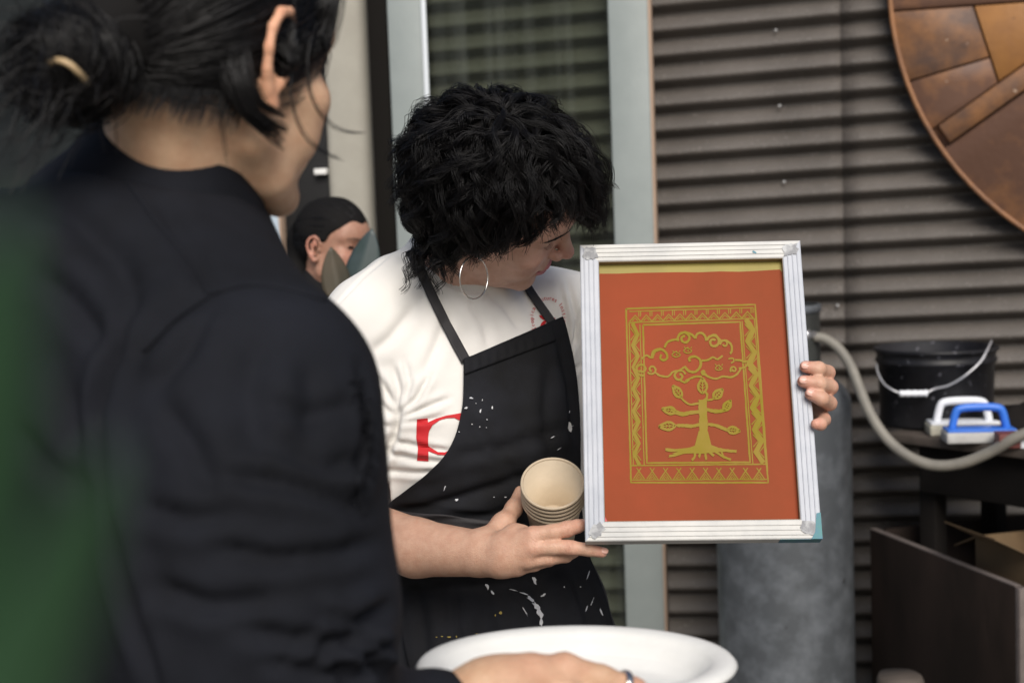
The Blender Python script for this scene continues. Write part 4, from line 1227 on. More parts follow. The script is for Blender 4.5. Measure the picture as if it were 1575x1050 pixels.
# knuckle creases
for (p_, r_) in finger_chains[:3] + left_fingers:
    kn = p_[2] if len(p_) == 5 else p_[1]
    nx = p_[3] if len(p_) == 5 else p_[2]
    ax_ = unit(nx - kn); rel = V - kn; sx = rel @ ax_
    nearm = np.exp(-(np.linalg.norm(rel, axis=1) / 0.0115) ** 4)
    cr_ = sum(np.exp(-((sx - o_) / 0.0007) ** 2) for o_ in (-0.0042, -0.0012, 0.0022))
    Nv = vnormals(V, F) if 'Nv' not in globals() else Nv
    V = V - Nv * (0.0005 * cr_ * nearm)[:, None]
    kcol = (0.45 * cr_ * nearm)[:, None]
    col = col * (1 - kcol) + np.array((0.30, 0.13, 0.09)) * kcol
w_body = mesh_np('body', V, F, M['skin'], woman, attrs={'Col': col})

def nail(P0, tipdir, out, L_, Wd, parent, m=None):
    """small curved plate on a fingertip; P0 centre, tipdir along finger, out = away from the bone"""
    out = unit(out - tipdir * (out @ tipdir)); sd = np.cross(tipdir, out)
    V, F = [], []
    nu, nv = 6, 7
    for i in range(nu + 1):
        u = i / nu - 0.5
        for j in range(nv + 1):
            v = (j / nv - 0.5) * 2
            wv = Wd / 2 * math.sqrt(max(0.05, 1 - (2 * abs(u)) ** 4 * 0.75))
            V.append(P0 + tipdir * L_ * u + sd * wv * v - out * (0.0016 * v * v + 0.0008 * (u + 0.5) ** 2))
    F = [(i * (nv + 1) + j, i * (nv + 1) + j + 1, (i + 1) * (nv + 1) + j + 1, (i + 1) * (nv + 1) + j) for i in range(nu) for j in range(nv)]
    o = mesh_py('fingernail', V, F, m or M['nail'], parent, True)
    s = o.modifiers.new('t', 'SOLIDIFY'); s.thickness = 0.0006
    return o
for (p, r) in left_fingers[:3]:
    td = unit(p[-1] - p[-2]); out = FN
    nail(p[-1] + out * (r[-1] + 0.0001) + td * 0.001, td, out, 0.011, 0.0105, w_body)
for (p, r), out in zip(finger_chains[:2], (unit(UPV * 0.75 - FWD * 0.6), unit(UPV * 0.55 - FWD * 0.6))):
    td = unit(p[-1] - p[-2]); nail(p[-1] + unit(out - td * (out @ td)) * (r[-1] + 0.0001) + td * 0.002, td, out, 0.0095, 0.0092, w_body)

# --- sweatshirt
ws = Body(0.03)
ws.add(loft_sdf([l for l in W_LEV if l[0] < 0.41], tors_o, TB), P8.min(0), P8.max(0), 0.02)
cdir = unit(UPV * 1.0 + RGT * 0.22 - FWD * 0.10)
ws.add_chain([neckb + t_dn * 0.03, neckb + cdir * 0.045], [0.075, 0.064], 0.01, 0.02)
ws.add_chain([U(668, 452, 2.01), U(620, 462, 1.99), U(572, 492, 1.965)], [0.066, 0.062, 0.058], 0.02, 0.03)
ws.add_chain([tors_o + t_dn * 0.085 - t_rt * 0.09, shR, shR * 0.5 + elR * 0.5, shR * 0.22 + elR * 0.78], [0.062, 0.062, 0.060, 0.058], 0.02, 0.03)
ws.add_chain([tors_o + t_dn * 0.085 + t_rt * 0.09, shL, shL * 0.5 + elL * 0.5, shL * 0.15 + elL * 0.85], [0.062, 0.060, 0.060, 0.060], 0.02, 0.03)
wv1 = Waves(3, 34, 8); wv2 = Waves(5, 80, 8)
def neck_cut(P, d):
    n = cdir.astype(np.float32); q = (P - (neckb + cdir * 0.050).astype(np.float32)) @ n
    d = smax(d, q, 0.006)                                          # top of the collar
    ax_ = cap(P, neckb - cdir * 0.01, neckb + cdir * 0.2, 0.0575, 0.0575)
    d = smax(d, -ax_, 0.004)                                       # neck hole
    e = unit(elR - shR).astype(np.float32); hem = (P - (shR * 0.24 + elR * 0.76).astype(np.float32)) @ e
    near = np.linalg.norm(P - (shR * 0.2 + elR * 0.8).astype(np.float32), axis=1) < 0.064
    d[near] = smax(d, hem, 0.006)[near]
    return d
ws.cut.append(neck_cut)
lo, hi = ws.bounds()
V, F = surf_net(lambda P: ws(P) + (0.0016 * wv1(P) + 0.0005 * wv2(P)).astype(np.float32), lo, hi, 0.0031)
folds = [([(548, 555), (590, 595), (613, 634)], 6, 0.006), ([(612, 638), (640, 615), (662, 575)], 5, 0.0055), ([(612, 645), (650, 629), (692, 612)], 5, 0.005), ([(612, 650), (650, 647), (684, 640)], 4.5, 0.0035),
         ([(613, 636), (614, 598), (603, 560)], 6, 0.005), ([(624, 622), (630, 588), (622, 552)], 5, 0.0035), ([(604, 676), (650, 688), (695, 694)], 5, 0.0045), ([(590, 694), (640, 706), (690, 712)], 5, 0.004),
         ([(582, 722), (640, 727), (680, 724)], 5, 0.004), ([(613, 636), (607, 668), (596, 692), (572, 716)], 7, 0.010), ([(560, 600), (590, 625), (608, 640)], 6, 0.005), ([(556, 640), (585, 655), (604, 655)], 5, 0.004),
         ([(640, 470), (600, 520), (570, 545)], 10, 0.004), ([(690, 480), (672, 530), (650, 580)], 10, 0.004), ([(745, 445), (775, 470), (800, 505)], 8, 0.003), ([(720, 460), (745, 500), (752, 535)], 8, 0.003),
         ([(612, 392), (660, 425), (720, 447), (765, 448)], 4, 0.003), ([(872, 430), (884, 480), (886, 540)], 5, 0.004), ([(862, 440), (872, 500), (874, 560)], 5, 0.0035), ([(868, 560), (885, 520), (893, 480)], 4, 0.004),
         ([(866, 600), (882, 570), (895, 560)], 4, 0.004), ([(600, 392), (560, 425), (515, 472)], 2.5, 0.0018)]
V = press_folds(V, F, [(p_, w_ * 0.78, d_ * 0.95) for p_, w_, d_ in folds])
V = smooth_mesh(V, F, 1, 0.3)
shirt_w = mesh_np('sweatshirt', V, F, M['white_cotton'], woman)
shirt_w['label'] = 'white cotton sweatshirt with red lettering'
bvh_shirt = BVHTree.FromPolygons([Vector(v) for v in V], [tuple(f) for f in F])
def cast(px, py, bvh=None, default=2.0):
    v = ray(px, py)
    h = (bvh or bvh_shirt).ray_cast(Vector(C0), Vector(v))
    return np.array(h[0]) if h[0] is not None else None

# --- trousers and shoes below
wt = Body(0.03)
hip = tors_o + t_dn * 0.60
floor_pt = lambda p: np.array([p[0], p[1], 0.09])
h0 = tors_o + t_dn * 0.5
for s in (-1, 1):
    a = hip + t_rt * s * 0.085; k_ = a * np.array([1, 1, 0]) + t_rt * np.array([1, 1, 0]) * s * 0.02 + Z3 * 0.48; an = floor_pt(k_ + t_rt * s * 0.01)
    wt.add_chain([tors_o + t_dn * 0.47 + t_rt * s * 0.055, h0 + t_rt * s * 0.06, a, k_, an], [0.100, 0.106, 0.105, 0.075, 0.062], 0.03, 0.03)
lo, hi = wt.bounds()
V, F = surf_net(lambda P: wt(P) + 0.003 * wv1(P).astype(np.float32), lo, hi, 0.008)
mesh_np('trousers', V, F, M['denim'], woman)
for s in (-1, 1):
    k_ = (hip + t_rt * s * 0.085) * np.array([1, 1, 0]) + t_rt * np.array([1, 1, 0]) * s * 0.03
    fd = unit(t_front * np.array([1, 1, 0]))
    sb = Body(0.02); sb.add_chain([k_ - fd * 0.05 + Z3 * 0.045, k_ + fd * 0.07 + Z3 * 0.042, k_ + fd * 0.15 + Z3 * 0.035], [0.042, 0.043, 0.034], 0.02); sb.add_chain([k_ + Z3 * 0.05, k_ + Z3 * 0.11], [0.045, 0.05])
    sb.cut.append(lambda P, d: np.maximum(d, -P[:, 2]))
    lo, hi = sb.bounds(); V, F = surf_net(sb, lo, hi, 0.006); mesh_np('shoe', V, F, M['shoe'], woman)

# --- apron: cloth laid over the sweatshirt and trousers
def in_poly(x, y, poly):
    ins = np.zeros(x.shape, bool); n = len(poly)
    for i in range(n):
        x0, y0 = poly[i]; x1, y1 = poly[(i + 1) % n]
        c = ((y0 > y) != (y1 > y)) & (x < (x1 - x0) * (y - y0) / (y1 - y0 + 1e-12) + x0)
        ins ^= c
    return ins
def sheet(name, rows, m, parent, off, th, folds=(), nu=60, relax=14, bvhs=None, depth_fn=None, wav=None):
    """cloth given row by row as (y-left point, y-right point) pairs, laid over what is beneath, then given thickness"""
    rows = np.array(rows, float)                      # k,4: xl yl xr yr
    k = len(rows)
    nv = max(8, int(np.abs(np.diff(rows[:, 1])).sum() / 5.0))
    L_ = spline(np.c_[rows[:, :2], np.zeros(k)], nv)[:, :2]; R_2 = spline(np.c_[rows[:, 2:], np.zeros(k)], nv)[:, :2]
    t = np.linspace(0, 1, nu)
    X = L_[:, None, 0] + (R_2 - L_)[:, None, 0] * t; Y = L_[:, None, 1] + (R_2 - L_)[:, None, 1] * t
    D = np.full(X.shape, np.nan)
    for i in range(nv):
        for j in range(nu):
            for b_ in (bvhs or [bvh_shirt]):
                h = cast(X[i, j], Y[i, j], b_)
                if h is not None:
                    dd = (h - C0) @ FWD
                    if np.isnan(D[i, j]) or dd < D[i, j]: D[i, j] = dd
    # fill gaps from neighbours
    if np.isnan(D).any():
        for _ in range(200):
            nan = np.isnan(D)
            if not nan.any(): break
            Pd = np.pad(D, 1, constant_values=np.nan)
            nb = np.stack([Pd[:-2, 1:-1], Pd[2:, 1:-1], Pd[1:-1, :-2], Pd[1:-1, 2:]])
            with np.errstate(all='ignore'):
                import warnings; warnings.simplefilter('ignore')
                mean = np.nanmean(nb, 0)
            D[nan] = mean[nan]
    D0 = D.copy()
    for _ in range(relax):
        Pd = np.pad(D, 1, mode='edge')
        D = np.minimum(D0, 0.2 * (Pd[:-2, 1:-1] + Pd[2:, 1:-1] + Pd[1:-1, :-2] + Pd[1:-1, 2:] + D))
    D = D - off
    if wav is not None: D += wav(X, Y)
    V = U(X.ravel(), Y.ravel(), D.ravel())
    idx = np.arange(nv * nu).reshape(nv, nu)
    F = np.stack([idx[:-1, :-1], idx[1:, :-1], idx[1:, 1:], idx[:-1, 1:]], -1).reshape(-1, 4)
    if folds: V = press_folds(V, F, folds)
    V = smooth_mesh(V, F, 1, 0.3)
    dv = (V - C0) @ FWD; lim = D0.ravel() - min(off, 0.0045)            # never sink into what lies beneath
    V = C0 + (V - C0) * (np.minimum(dv, lim) / dv)[:, None]
    o = mesh_np(name, V, F, m, parent)
    s = o.modifiers.new('t', 'SOLIDIFY'); s.thickness = th; s.offset = -1
    return o, V, F
tr_bvh = BVHTree.FromPolygons([Vector(v) for v in V], [(0, 1, 2)])
tro = [o for o in bpy.data.objects if o.name.startswith('trousers') and o.parent == woman][0]
tv = np.array([v.co[:] for v in tro.data.vertices]); tf = [tuple(p.vertices) for p in tro.data.polygons]
bvh_tr = BVHTree.FromPolygons([Vector(v) for v in tv], tf)
bib_rows = [(713, 552, 866, 486), (713, 562, 871, 500), (713, 590, 880, 540), (711, 625, 887, 585), (703, 660, 891, 640), (686, 697, 893, 690), (655, 730, 894, 730), (620, 757, 895, 765), (597, 775, 897, 790), (594, 800, 899, 812)]
ap_folds = [([(600, 792), (690, 770), (790, 738), (850, 720)], 7, 0.006), ([(640, 800), (730, 796), (800, 780)], 6, 0.005), ([(700, 700), (770, 690), (850, 665), (890, 655)], 8, 0.005), ([(715, 640), (760, 690), (800, 740)], 10, 0.004),
            ([(860, 520), (876, 600), (884, 690)], 6, 0.006), ([(845, 560), (838, 640), (850, 720)], 9, 0.004), ([(614, 780), (700, 786), (790, 800)], 4, 0.004)]
sk_rows = [(594, 795, 899, 806), (597, 830, 903, 840), (600, 870, 916, 875), (604, 905, 930, 910), (612, 950, 941, 950), (622, 1000, 952, 1000), (634, 1060, 962, 1060), (650, 1180, 975, 1180), (660, 1300, 985, 1300)]
sk_folds = [([(700, 895), (704, 960), (710, 1050)], 4, 0.004), ([(880, 880), (900, 930), (915, 985)], 8, 0.007), ([(640, 890), (650, 960), (660, 1050)], 9, 0.005), ([(820, 890), (835, 960), (842, 1040)], 10, 0.005), ([(760, 900), (772, 980), (775, 1050)], 12, 0.004)]
apron = empty('apron_group')
bib, bv_, bf_ = sheet('apron', bib_rows, M['apron'], woman, 0.009, 0.0018, ap_folds, nu=64)
sk, sv_, sf_ = sheet('apron_skirt', sk_rows, M['apron'], woman, 0.010, 0.0022, sk_folds, nu=64, bvhs=[bvh_shirt, bvh_tr], relax=30)
bpy.data.objects.remove(apron)
bvh_ap = BVHTree.FromPolygons([Vector(v) for v in np.vstack([bv_, sv_])], [tuple(f) for f in bf_] + [tuple(i + len(bv_) for i in f) for f in sf_])
# hem band along the top of the bib, waist band, straps
hem, _, _ = sheet('apron_hem', [(713, 551, 850, 498), (714, 562, 852, 510), (715, 576, 856, 524)], M['apron'], bib, 0.0035, 0.0025, [([(713 + i * 14, 558 - i * 5), (714 + i * 14, 572 - i * 5)], 3, 0.0015) for i in range(1, 9)], nu=48, bvhs=[bvh_ap], relax=2)
band, _, _ = sheet('waist_band', [(592, 783, 760, 800), (592, 792, 760, 808), (592, 801, 760, 817)], M['strap'], bib, 0.004, 0.002, nu=40, bvhs=[bvh_ap], relax=2)
def strap(pts, w, off=0.004, n=30):
    S = spline([(*p, 0) for p in pts], n)[:, :2]
    T = np.gradient(S, axis=0); T /= np.linalg.norm(T, axis=1, keepdims=True); Nn = np.stack([-T[:, 1], T[:, 0]], 1)
    rows = np.c_[S - Nn * w / 2, S + Nn * w / 2]
    return sheet('strap', rows, M['strap'], bib, off, 0.0018, nu=6, relax=3)
strap([(630, 385), (645, 412), (668, 462), (692, 510), (717, 556)], 16)
strap([(806, 430), (816, 449), (832, 472), (852, 500)], 13.5)

# --- prints and splashes that lie on the cloth
def decal(name, polys, m, parent, bvh, off=0.0012, label=None):
    Vs, Fs, n = [], [], 0
    for pl in polys:
        pts = []
        for x, y in pl:
            h = cast(x, y, bvh)
            if h is None: break
            pts.append(h - unit(h - C0) * off)
        if len(pts) != len(pl) or len(pts) < 3: continue
        Vs += pts; Fs.append(tuple(range(n, n + len(pts)))); n += len(pts)
    if not Fs: return None
    return mesh_py(name, Vs, Fs, m, parent)
M['red_print'] = mat('red_print', (0.52, 0.012, 0.018), 0.75)
M['paint'] = mat('dried_white_paint', (0.62, 0.62, 0.63), 0.7, (0.45, 0.46, 0.5), 60.0)
M['ochre_paint'] = mat('dried_ochre_paint', (0.32, 0.24, 0.05), 0.7)
def grid_polys(poly, step=3.0):
    """cut a flat outline into small squares so that it follows the cloth"""
    xs = [p[0] for p in poly]; ys = [p[1] for p in poly]; out = []
    x = min(xs)
    while x < max(xs):
        y = min(ys)
        while y < max(ys):
            q = [np.array(p, float) for p in poly]
            for nrm, c in (((1, 0), x + step), ((-1, 0), -x), ((0, 1), y + step), ((0, -1), -y)):
                q = clip_poly(q, np.array(nrm, float), c)
                if len(q) < 3: break
            if len(q) >= 3: out.append([tuple(p) for p in q])
            y += step
        x += step
    return out
def z6(x, y): return 500 + x / 3.75, 540 + y / 3.75
quads = []
stem = [z6(*p) for p in ((530, 392), (592, 386), (596, 430), (594, 520), (596, 560), (596, 634), (530, 630), (536, 560), (526, 500), (528, 430))]
quads += grid_polys(stem)
outer_b = [(592, 410), (640, 388), (700, 370), (760, 360), (800, 352), (840, 360), (870, 390), (880, 440), (868, 500), (830, 550), (780, 585), (720, 600), (650, 596), (594, 574)]
inner_b = [(594, 500), (600, 460), (620, 425), (652, 400), (700, 385), (745, 383), (780, 400), (800, 435), (798, 480), (775, 525), (740, 560), (690, 582), (650, 580), (594, 545)]
ob = [z6(*p) for p in outer_b]; ib = [z6(*p) for p in inner_b]
for i in range(len(ob) - 1): quads += grid_polys([ob[i], ob[i + 1], ib[i + 1], ib[i]])
decal('letter_print', quads, M['red_print'], shirt_w, bvh_shirt, 0.0016)

# ring of words on the chest: glyph outlines are set round an ellipse and laid on the cloth
def glyph_mesh(ch):
    cu = bpy.data.curves.new('g', 'FONT'); cu.body = ch; cu.size = 1.0; cu.resolution_u = 2; cu.align_x = 'CENTER'
    ob_ = bpy.data.objects.new('g', cu); COL.objects.link(ob_)
    dg = bpy.context.evaluated_depsgraph_get(); me = ob_.evaluated_get(dg).to_mesh()
    v = [tuple(x.co[:2]) for x in me.vertices]; f = [tuple(p.vertices) for p in me.polygons]
    ob_.evaluated_get(dg).to_mesh_clear(); bpy.data.objects.remove(ob_); bpy.data.curves.remove(cu)
    return v, f
words = 'Tropical Futures Institute '
cxw, cyw, rxw, ryw = 843, 488, 22.5, 27
ang0 = math.radians(214); polys = []
adv = math.radians(10.2)
for i, ch in enumerate(words):
    if ch == ' ': continue
    a = ang0 - i * adv
    v, f = glyph_mesh(ch)
    bx0, by0 = cxw + rxw * math.cos(a), cyw - ryw * math.sin(a)
    rad = np.array([math.cos(a) * rxw, -math.sin(a) * ryw]); rad /= np.linalg.norm(rad)
    tan = np.array([-rad[1], rad[0]])
    for q in f:
        polys.append([(bx0 + tan[0] * v[k][0] * 9.0 + rad[0] * v[k][1] * 9.0, by0 + tan[1] * v[k][0] * 9.0 + rad[1] * v[k][1] * 9.0) for k in q])
decal('word_ring', polys, M['red_print'], shirt_w, bvh_shirt, 0.0016)
petals = []
for a in (2.6, 3.9, 5.2, 0.2, 1.4):
    c, s = math.cos(a), math.sin(a)
    petals.append([(841 + c * t * 14 - s * w, 492 - s * t * 14 - c * w) for t, w in ((0.1, 0.8), (0.4, 2.6), (0.75, 2.0), (1.0, 0), (0.75, -2.0), (0.4, -2.6), (0.1, -0.8))])
decal('flower_print', petals, M['red_print'], shirt_w, bvh_shirt, 0.0016)

def splat(cx, cy, rx, ry, ang, seed, n=10):
    r = np.random.default_rng(seed); out = []
    for i in range(n):
        a = 2 * math.pi * i / n; k = 1 + 0.5 * (r.random() - 0.5) * 2
        x, y = rx * k * math.cos(a), ry * k * math.sin(a)
        out.append((cx + x * math.cos(ang) - y * math.sin(ang), cy + x * math.sin(ang) + y * math.cos(ang)))
    return out
sp = []
for i, (x, y, a, b, g) in enumerate([(725, 612, 4, 2, 0.1), (717, 627, 3.5, 2.2, -0.4), (739, 632, 2, 4, 0.3), (742, 615, 1.2, 2, 0), (757, 627, 1.3, 4.5, 0.1), (749, 645, 1.2, 1.8, 0), (738, 656, 1.6, 2, 0), (726, 652, 2, 1.2, 0.3), (706, 664, 1.5, 1.2, 0), (732, 620, 1, 1, 0), (748, 657, 1, 1.2, 0),
                                     (703, 768, 5, 2.5, -0.5), (684, 750, 1.2, 7, 0.4), (778, 764, 3, 1.4, 0), (760, 764, 1.5, 1, 0), (749, 901, 3, 6, -0.4), (757, 910, 2, 4, -0.6), (822, 892, 3, 9, -0.35), (815, 920, 7, 3, 0.6), (824, 930, 8, 4.5, 0.9), (830, 943, 9, 5, 1.3),
                                     (833, 957, 7, 3.5, 1.5), (832, 968, 4, 2.5, 1.5), (836, 915, 4.5, 2.2, -0.5), (806, 912, 7, 1.0, 0.3), (790, 907, 7, 0.7, 0.2), (808, 940, 1.2, 8, -0.5), (905, 884, 1.1, 8, 0.35), (902, 936, 1.1, 6, 0.4), (925, 940, 1.4, 6, -0.4), (911, 925, 1, 9, 0.35), (893, 902, 1, 1, 0), (868, 902, 1.2, 1, 0), (927, 900, 1, 3, .2),
                                     (860, 690, 5, 0.8, -0.6), (850, 672, 6, 0.7, -0.5), (880, 655, 4, 0.8, -0.3), (876, 633, 0.8, 4, 0.2)]):
    k_ = 0.62 if y < 800 else 0.8
    sp.append(splat(x, y, a * k_, b * k_, g, 100 + i))
for s_ in sp: decal('paint_splash', [s_], M['paint'], bib if s_[0][1] < 800 else sk, bvh_ap, 0.0028)
oc = [splat(x, y, a, b, g, 300 + i) for i, (x, y, a, b, g) in enumerate([(770, 942, 2, 2.5, 0.2), (762, 945, 1, 2, 0), (690, 979, 3, 0.8, 0), (680, 978, 2, 0.7, 0), (702, 978, 1, 2, 0), (733, 974, 1, 1, 0), (672, 979, 1.5, 0.6, 0)])]
for s_ in oc: decal('paint_splash', [s_], M['ochre_paint'], sk, bvh_ap, 0.0028)

# --- hoop earring
lobe = to_world(np.array([-0.002, -0.075, -0.026]) * WSC, WO, WB)
hc = U(729, 427, 1.842)
e1 = unit(UPV * 0.98 + RGT * 0.03); e2 = unit(RGT * 0.62 + FWD * 0.75)
ring = [hc + e1 * 0.0275 * math.cos(a) + e2 * 0.0275 * math.sin(a) for a in np.linspace(0.12, 2 * math.pi - 0.12, 60)]
mesh_py('hoop_earring', *tube_vf(ring, 0.0010, 8), M['gold'], woman, True)

# --- curly hair
def scalp_world(u, rad): return to_world((CRAN_C + u * CRAN_R * rad) * WSC, WO, WB)
crown = unit(np.array([-0.25, 0.0, 1.0]))
wdown = np.array([0, 0, -1.0]) @ np.asarray(WB).T
def in_hairline(u):
    p = CRAN_C + u * CRAN_R
    x, y, z = p
    if x > 0.055: return z > 0.080
    if x > 0.025: return z > 0.078 - (0.055 - x) * 1.6
    if x > 0.000: return z > 0.022
    return z > -0.045 + max(0, x + 0.03) * 0.9
rg = np.random.default_rng(21)
curls = []
count = 0
def in_face(p, slack=0.0):
    x, y, z = p[..., 0], p[..., 1], p[..., 2]
    f1_ = (x > 0.052) & (z < 0.066 - slack)
    f2_ = (x > 0.030) & (z < 0.046 - slack)
    f3_ = (x > 0.008) & (z < 0.012 - slack) & (np.abs(y) < 0.105)
    f4_ = (x > -0.018) & (z < -0.012 - slack)
    return f1_ | f2_ | f3_ | f4_ | (z < -0.105)
while count < 680:
    u = unit(rg.normal(size=3)) if count > 230 else unit(crown + rg.normal(size=3) * 0.38)
    if not in_hairline(u): continue
    if u[2] < 0.2 and u[1] > 0.2 and rg.random() < 0.5: continue
    count += 1
    tan = u * (crown @ u) - crown; tan = tan - u * (tan @ u)
    ncr = np.linalg.norm(tan)
    tan = unit(tan + rg.normal(size=3) * 0.16); tan = unit(tan - u * (tan @ u))
    if ncr < 0.35:                                         # whorl: locks near the crown fan out both ways
        tan = rg.normal(size=3); tan = unit(tan - u * (tan @ u))
    side = np.cross(u, tan)
    length = rg.uniform(0.85, 1.50) if u[0] < 0.45 else rg.uniform(0.5, 0.9)
    low = u[2] < -0.05
    if low: length *= 0.7
    lift = rg.uniform(0.14, 0.36) * (0.75 if u[0] > 0.4 else 1.0) if not low else rg.uniform(0.14, 0.36)
    K = 18
    t = np.linspace(0, 1, K)
    turns = rg.uniform(1.6, 2.8); ph = rg.uniform(0, 6.28); hr = rg.uniform(0.045, 0.105)
    sgn = rg.choice([-1, 1])
    axis_ang = length * t
    base = np.cos(axis_ang)[:, None] * u + np.sin(axis_ang)[:, None] * tan
    rad = 1.04 + lift * np.sin(np.clip(t * 1.5, 0, 1) * math.pi / 2)
    sd = np.cross(base, np.gradient(base, axis=0)); sd /= np.linalg.norm(sd, axis=1, keepdims=True)
    fw = np.gradient(base, axis=0); fw /= np.linalg.norm(fw, axis=1, keepdims=True)
    env = np.clip(t * 2.0, 0, 1) * hr * (1 + 0.2 * t)
    drop = rg.uniform(0.002, 0.014)
    flick = rg.uniform(-0.05, 0.16)
    for s_ in range(17):
        pj = ph + rg.normal(0, 0.16); ej = env * (1 + rg.normal(0, 0.12)); off = rg.normal(0, 0.026, 3)
        a = pj + sgn * turns * 2 * math.pi * t * (1 + rg.normal(0, 0.02))
        p = base * (rad + np.cos(a) * ej * 0.8 + flick * t ** 4 + rg.normal(0, 0.010))[:, None] + sd * (np.sin(a) * ej)[:, None] + fw * (np.cos(a + 1.2) * ej * 0.45)[:, None]
        p = p + off * np.clip(t * 2, 0.4, 1)[:, None]
        p = CRAN_C + p * CRAN_R + wdown * (t ** 2 * drop * (1.8 if u[2] < 0.1 else 1.0))[:, None]
        bad = in_face(p, 0.006 * rg.random())
        if bad.any():
            k0 = int(np.argmax(bad))
            if k0 < 6: continue
            tt = np.linspace(0, k0 - 1, K); i0 = np.floor(tt).astype(int); fr_ = (tt - i0)[:, None]
            p = p[i0] * (1 - fr_) + p[np.minimum(i0 + 1, K - 1)] * fr_
        curls.append(p)
# ringlets that hang by the nape and behind the ear, and loose ones over the brow
for _ in range(70):
    u0 = np.array([rg.uniform(-0.075, -0.028), rg.uniform(-0.082, 0.02), rg.uniform(-0.055, -0.005)])
    L_ = rg.uniform(0.035, 0.065); ph = rg.uniform(0, 6.28); rr = rg.uniform(0.004, 0.008); turns = rg.uniform(1, 1.8); sg = rg.choice([-1, 1])
    dr = unit(wdown + 0.45 * np.array([-0.7, -0.5, -0.3]) + rg.normal(0, 0.2, 3)); n1 = unit(np.cross(dr, (0.2, 1, 0.3))); n2 = np.cross(dr, n1)
    t = np.linspace(0, 1, 18)
    for s_ in range(11):
        a = ph + rg.normal(0, 0.25) + sg * turns * 6.28 * t
        e = rr * np.clip(t * 2, 0, 1) * (1 + rg.normal(0, 0.15))
        curls.append(u0 + rg.normal(0, 0.0020, 3) + dr * (L_ * t)[:, None] + n1 * (np.cos(a) * e)[:, None] + n2 * (np.sin(a) * e)[:, None])
for _ in range(16):
    u0 = np.array([rg.uniform(0.070, 0.092), rg.uniform(-0.045, 0.03), rg.uniform(0.080, 0.100)])
    L_ = rg.uniform(0.020, 0.040); ph = rg.uniform(0, 6.28); rr = rg.uniform(0.004, 0.007); turns = rg.uniform(0.8, 1.5); sg = rg.choice([-1, 1])
    dr = unit(wdown * 0.35 + np.array([0.75, -0.25, 0.0]) + rg.normal(0, 0.2, 3)); n1 = unit(np.cross(dr, (0.2, 1, 0.3))); n2 = np.cross(dr, n1)
    t = np.linspace(0, 1, 18)
    for s_ in range(7):
        a = ph + rg.normal(0, 0.25) + sg * turns * 6.28 * t
        e = rr * np.clip(t * 2, 0, 1) * (1 + rg.normal(0, 0.15))
        curls.append(u0 + rg.normal(0, 0.0018, 3) + dr * (L_ * t)[:, None] + n1 * (np.cos(a) * e)[:, None] + n2 * (np.sin(a) * e)[:, None])
curls = to_world(np.array(curls) * WSC, WO, WB)
# comb back what would hang over the face
FACE_PX = [(872, 330), (905, 352), (905, 470), (770, 460), (742, 432), (736, 402), (768, 394), (800, 389), (826, 370), (850, 350)]
cpx, cpy, _ = proj(curls.reshape(-1, 3))
inf = in_poly(cpx, cpy, FACE_PX).reshape(curls.shape[:2])
keep = []
for i_, c_ in enumerate(curls):
    b_ = inf[i_]
    if b_.any():
        k0 = int(np.argmax(b_))
        if k0 < 5: continue
        k0 = min(18, max(5, k0 + int(rg.integers(-4, 3))))
        tt = np.linspace(0, k0 - 1, 18); i0 = np.floor(tt).astype(int); fr_ = (tt - i0)[:, None]
        c_ = c_[i0] * (1 - fr_) + c_[np.minimum(i0 + 1, 17)] * fr_
    keep.append(c_)
curls = np.array(keep)
print('curls', len(curls))
strands('hair', curls, 0.00046, 0.00022, M['hair_soft'], woman)
# fuzzy mass under the curls
hw1 = Waves(9, 110, 10); hw2 = Waves(10, 260, 8)
def hair_mass(P):
    q = to_local(P, WO.astype(np.float32), WB).astype(np.float32) / WSC
    d = ell(q, CRAN_C + np.array([-0.010, 0, 0.002]), CRAN_R * np.array([1.07, 1.09, 1.075]))
    d = smin(d, ell(q, (-0.062, 0, -0.045), (0.048, 0.062, 0.045)), 0.03)
    face = np.maximum(0.040 - q[:, 0] - 0.30 * (q[:, 2] - 0.058).clip(0, 1) * 3, q[:, 2] - 0.066)    # region that stays hair
    face = np.minimum(face, q[:, 2] - 0.078 + 0 * face)
    keep = smax(-(q[:, 2] - 0.066), q[:, 0] - 0.044, 0.01)      # >0: forward and low
    cutv = np.minimum(q[:, 0] - 0.040, 0.062 - q[:, 2])         # >0 inside the face zone
    d = smax(d, cutv, 0.012)
    cut2 = np.minimum(q[:, 0] - 0.004, 0.014 - q[:, 2])         # cheek in front of the ear
    d = smax(d, cut2, 0.010)
    cut3 = np.minimum(np.minimum(q[:, 0] + 0.035, -0.006 - q[:, 2]), 1.0)
    d = smax(d, cut3, 0.010)
    d = d + 0.0030 * hw1(P) + 0.0016 * hw2(P)
    ax_, ay_, _ = proj(P)
    fx = np.array(FACE_PX, float)
    ins = in_poly(ax_, ay_, FACE_PX)
    near = np.where(ins, 0.004, -0.02)
    d = np.maximum(d, near)
    return d.astype(np.float32) * WSC
V, F = surf_net(hair_mass, WO - 0.17, WO + 0.17, 0.003)
mesh_np('hair_mass', V, F, M['hair_cap'], woman)
# lashes of the near eye
la = []
for t in np.linspace(-0.9, 0.9, 15):
    y = -0.0315 - 0.012 * t; x = 0.0665 + 0.0130 * math.cos(t * 0.95)
    p0 = np.array([x - 0.0006, y, 0.0150]); dirn = unit(np.array([0.8, -0.25 * t, -0.5]))
    la.append([p0 + dirn * 0.0065 * s + np.array([0, 0, 0.004]) * s * s for s in np.linspace(0, 1, 6)])
strands('eyelash', to_world(np.array(la) * WSC, WO, WB), 0.00028, 0.0001, M['hair'], woman)

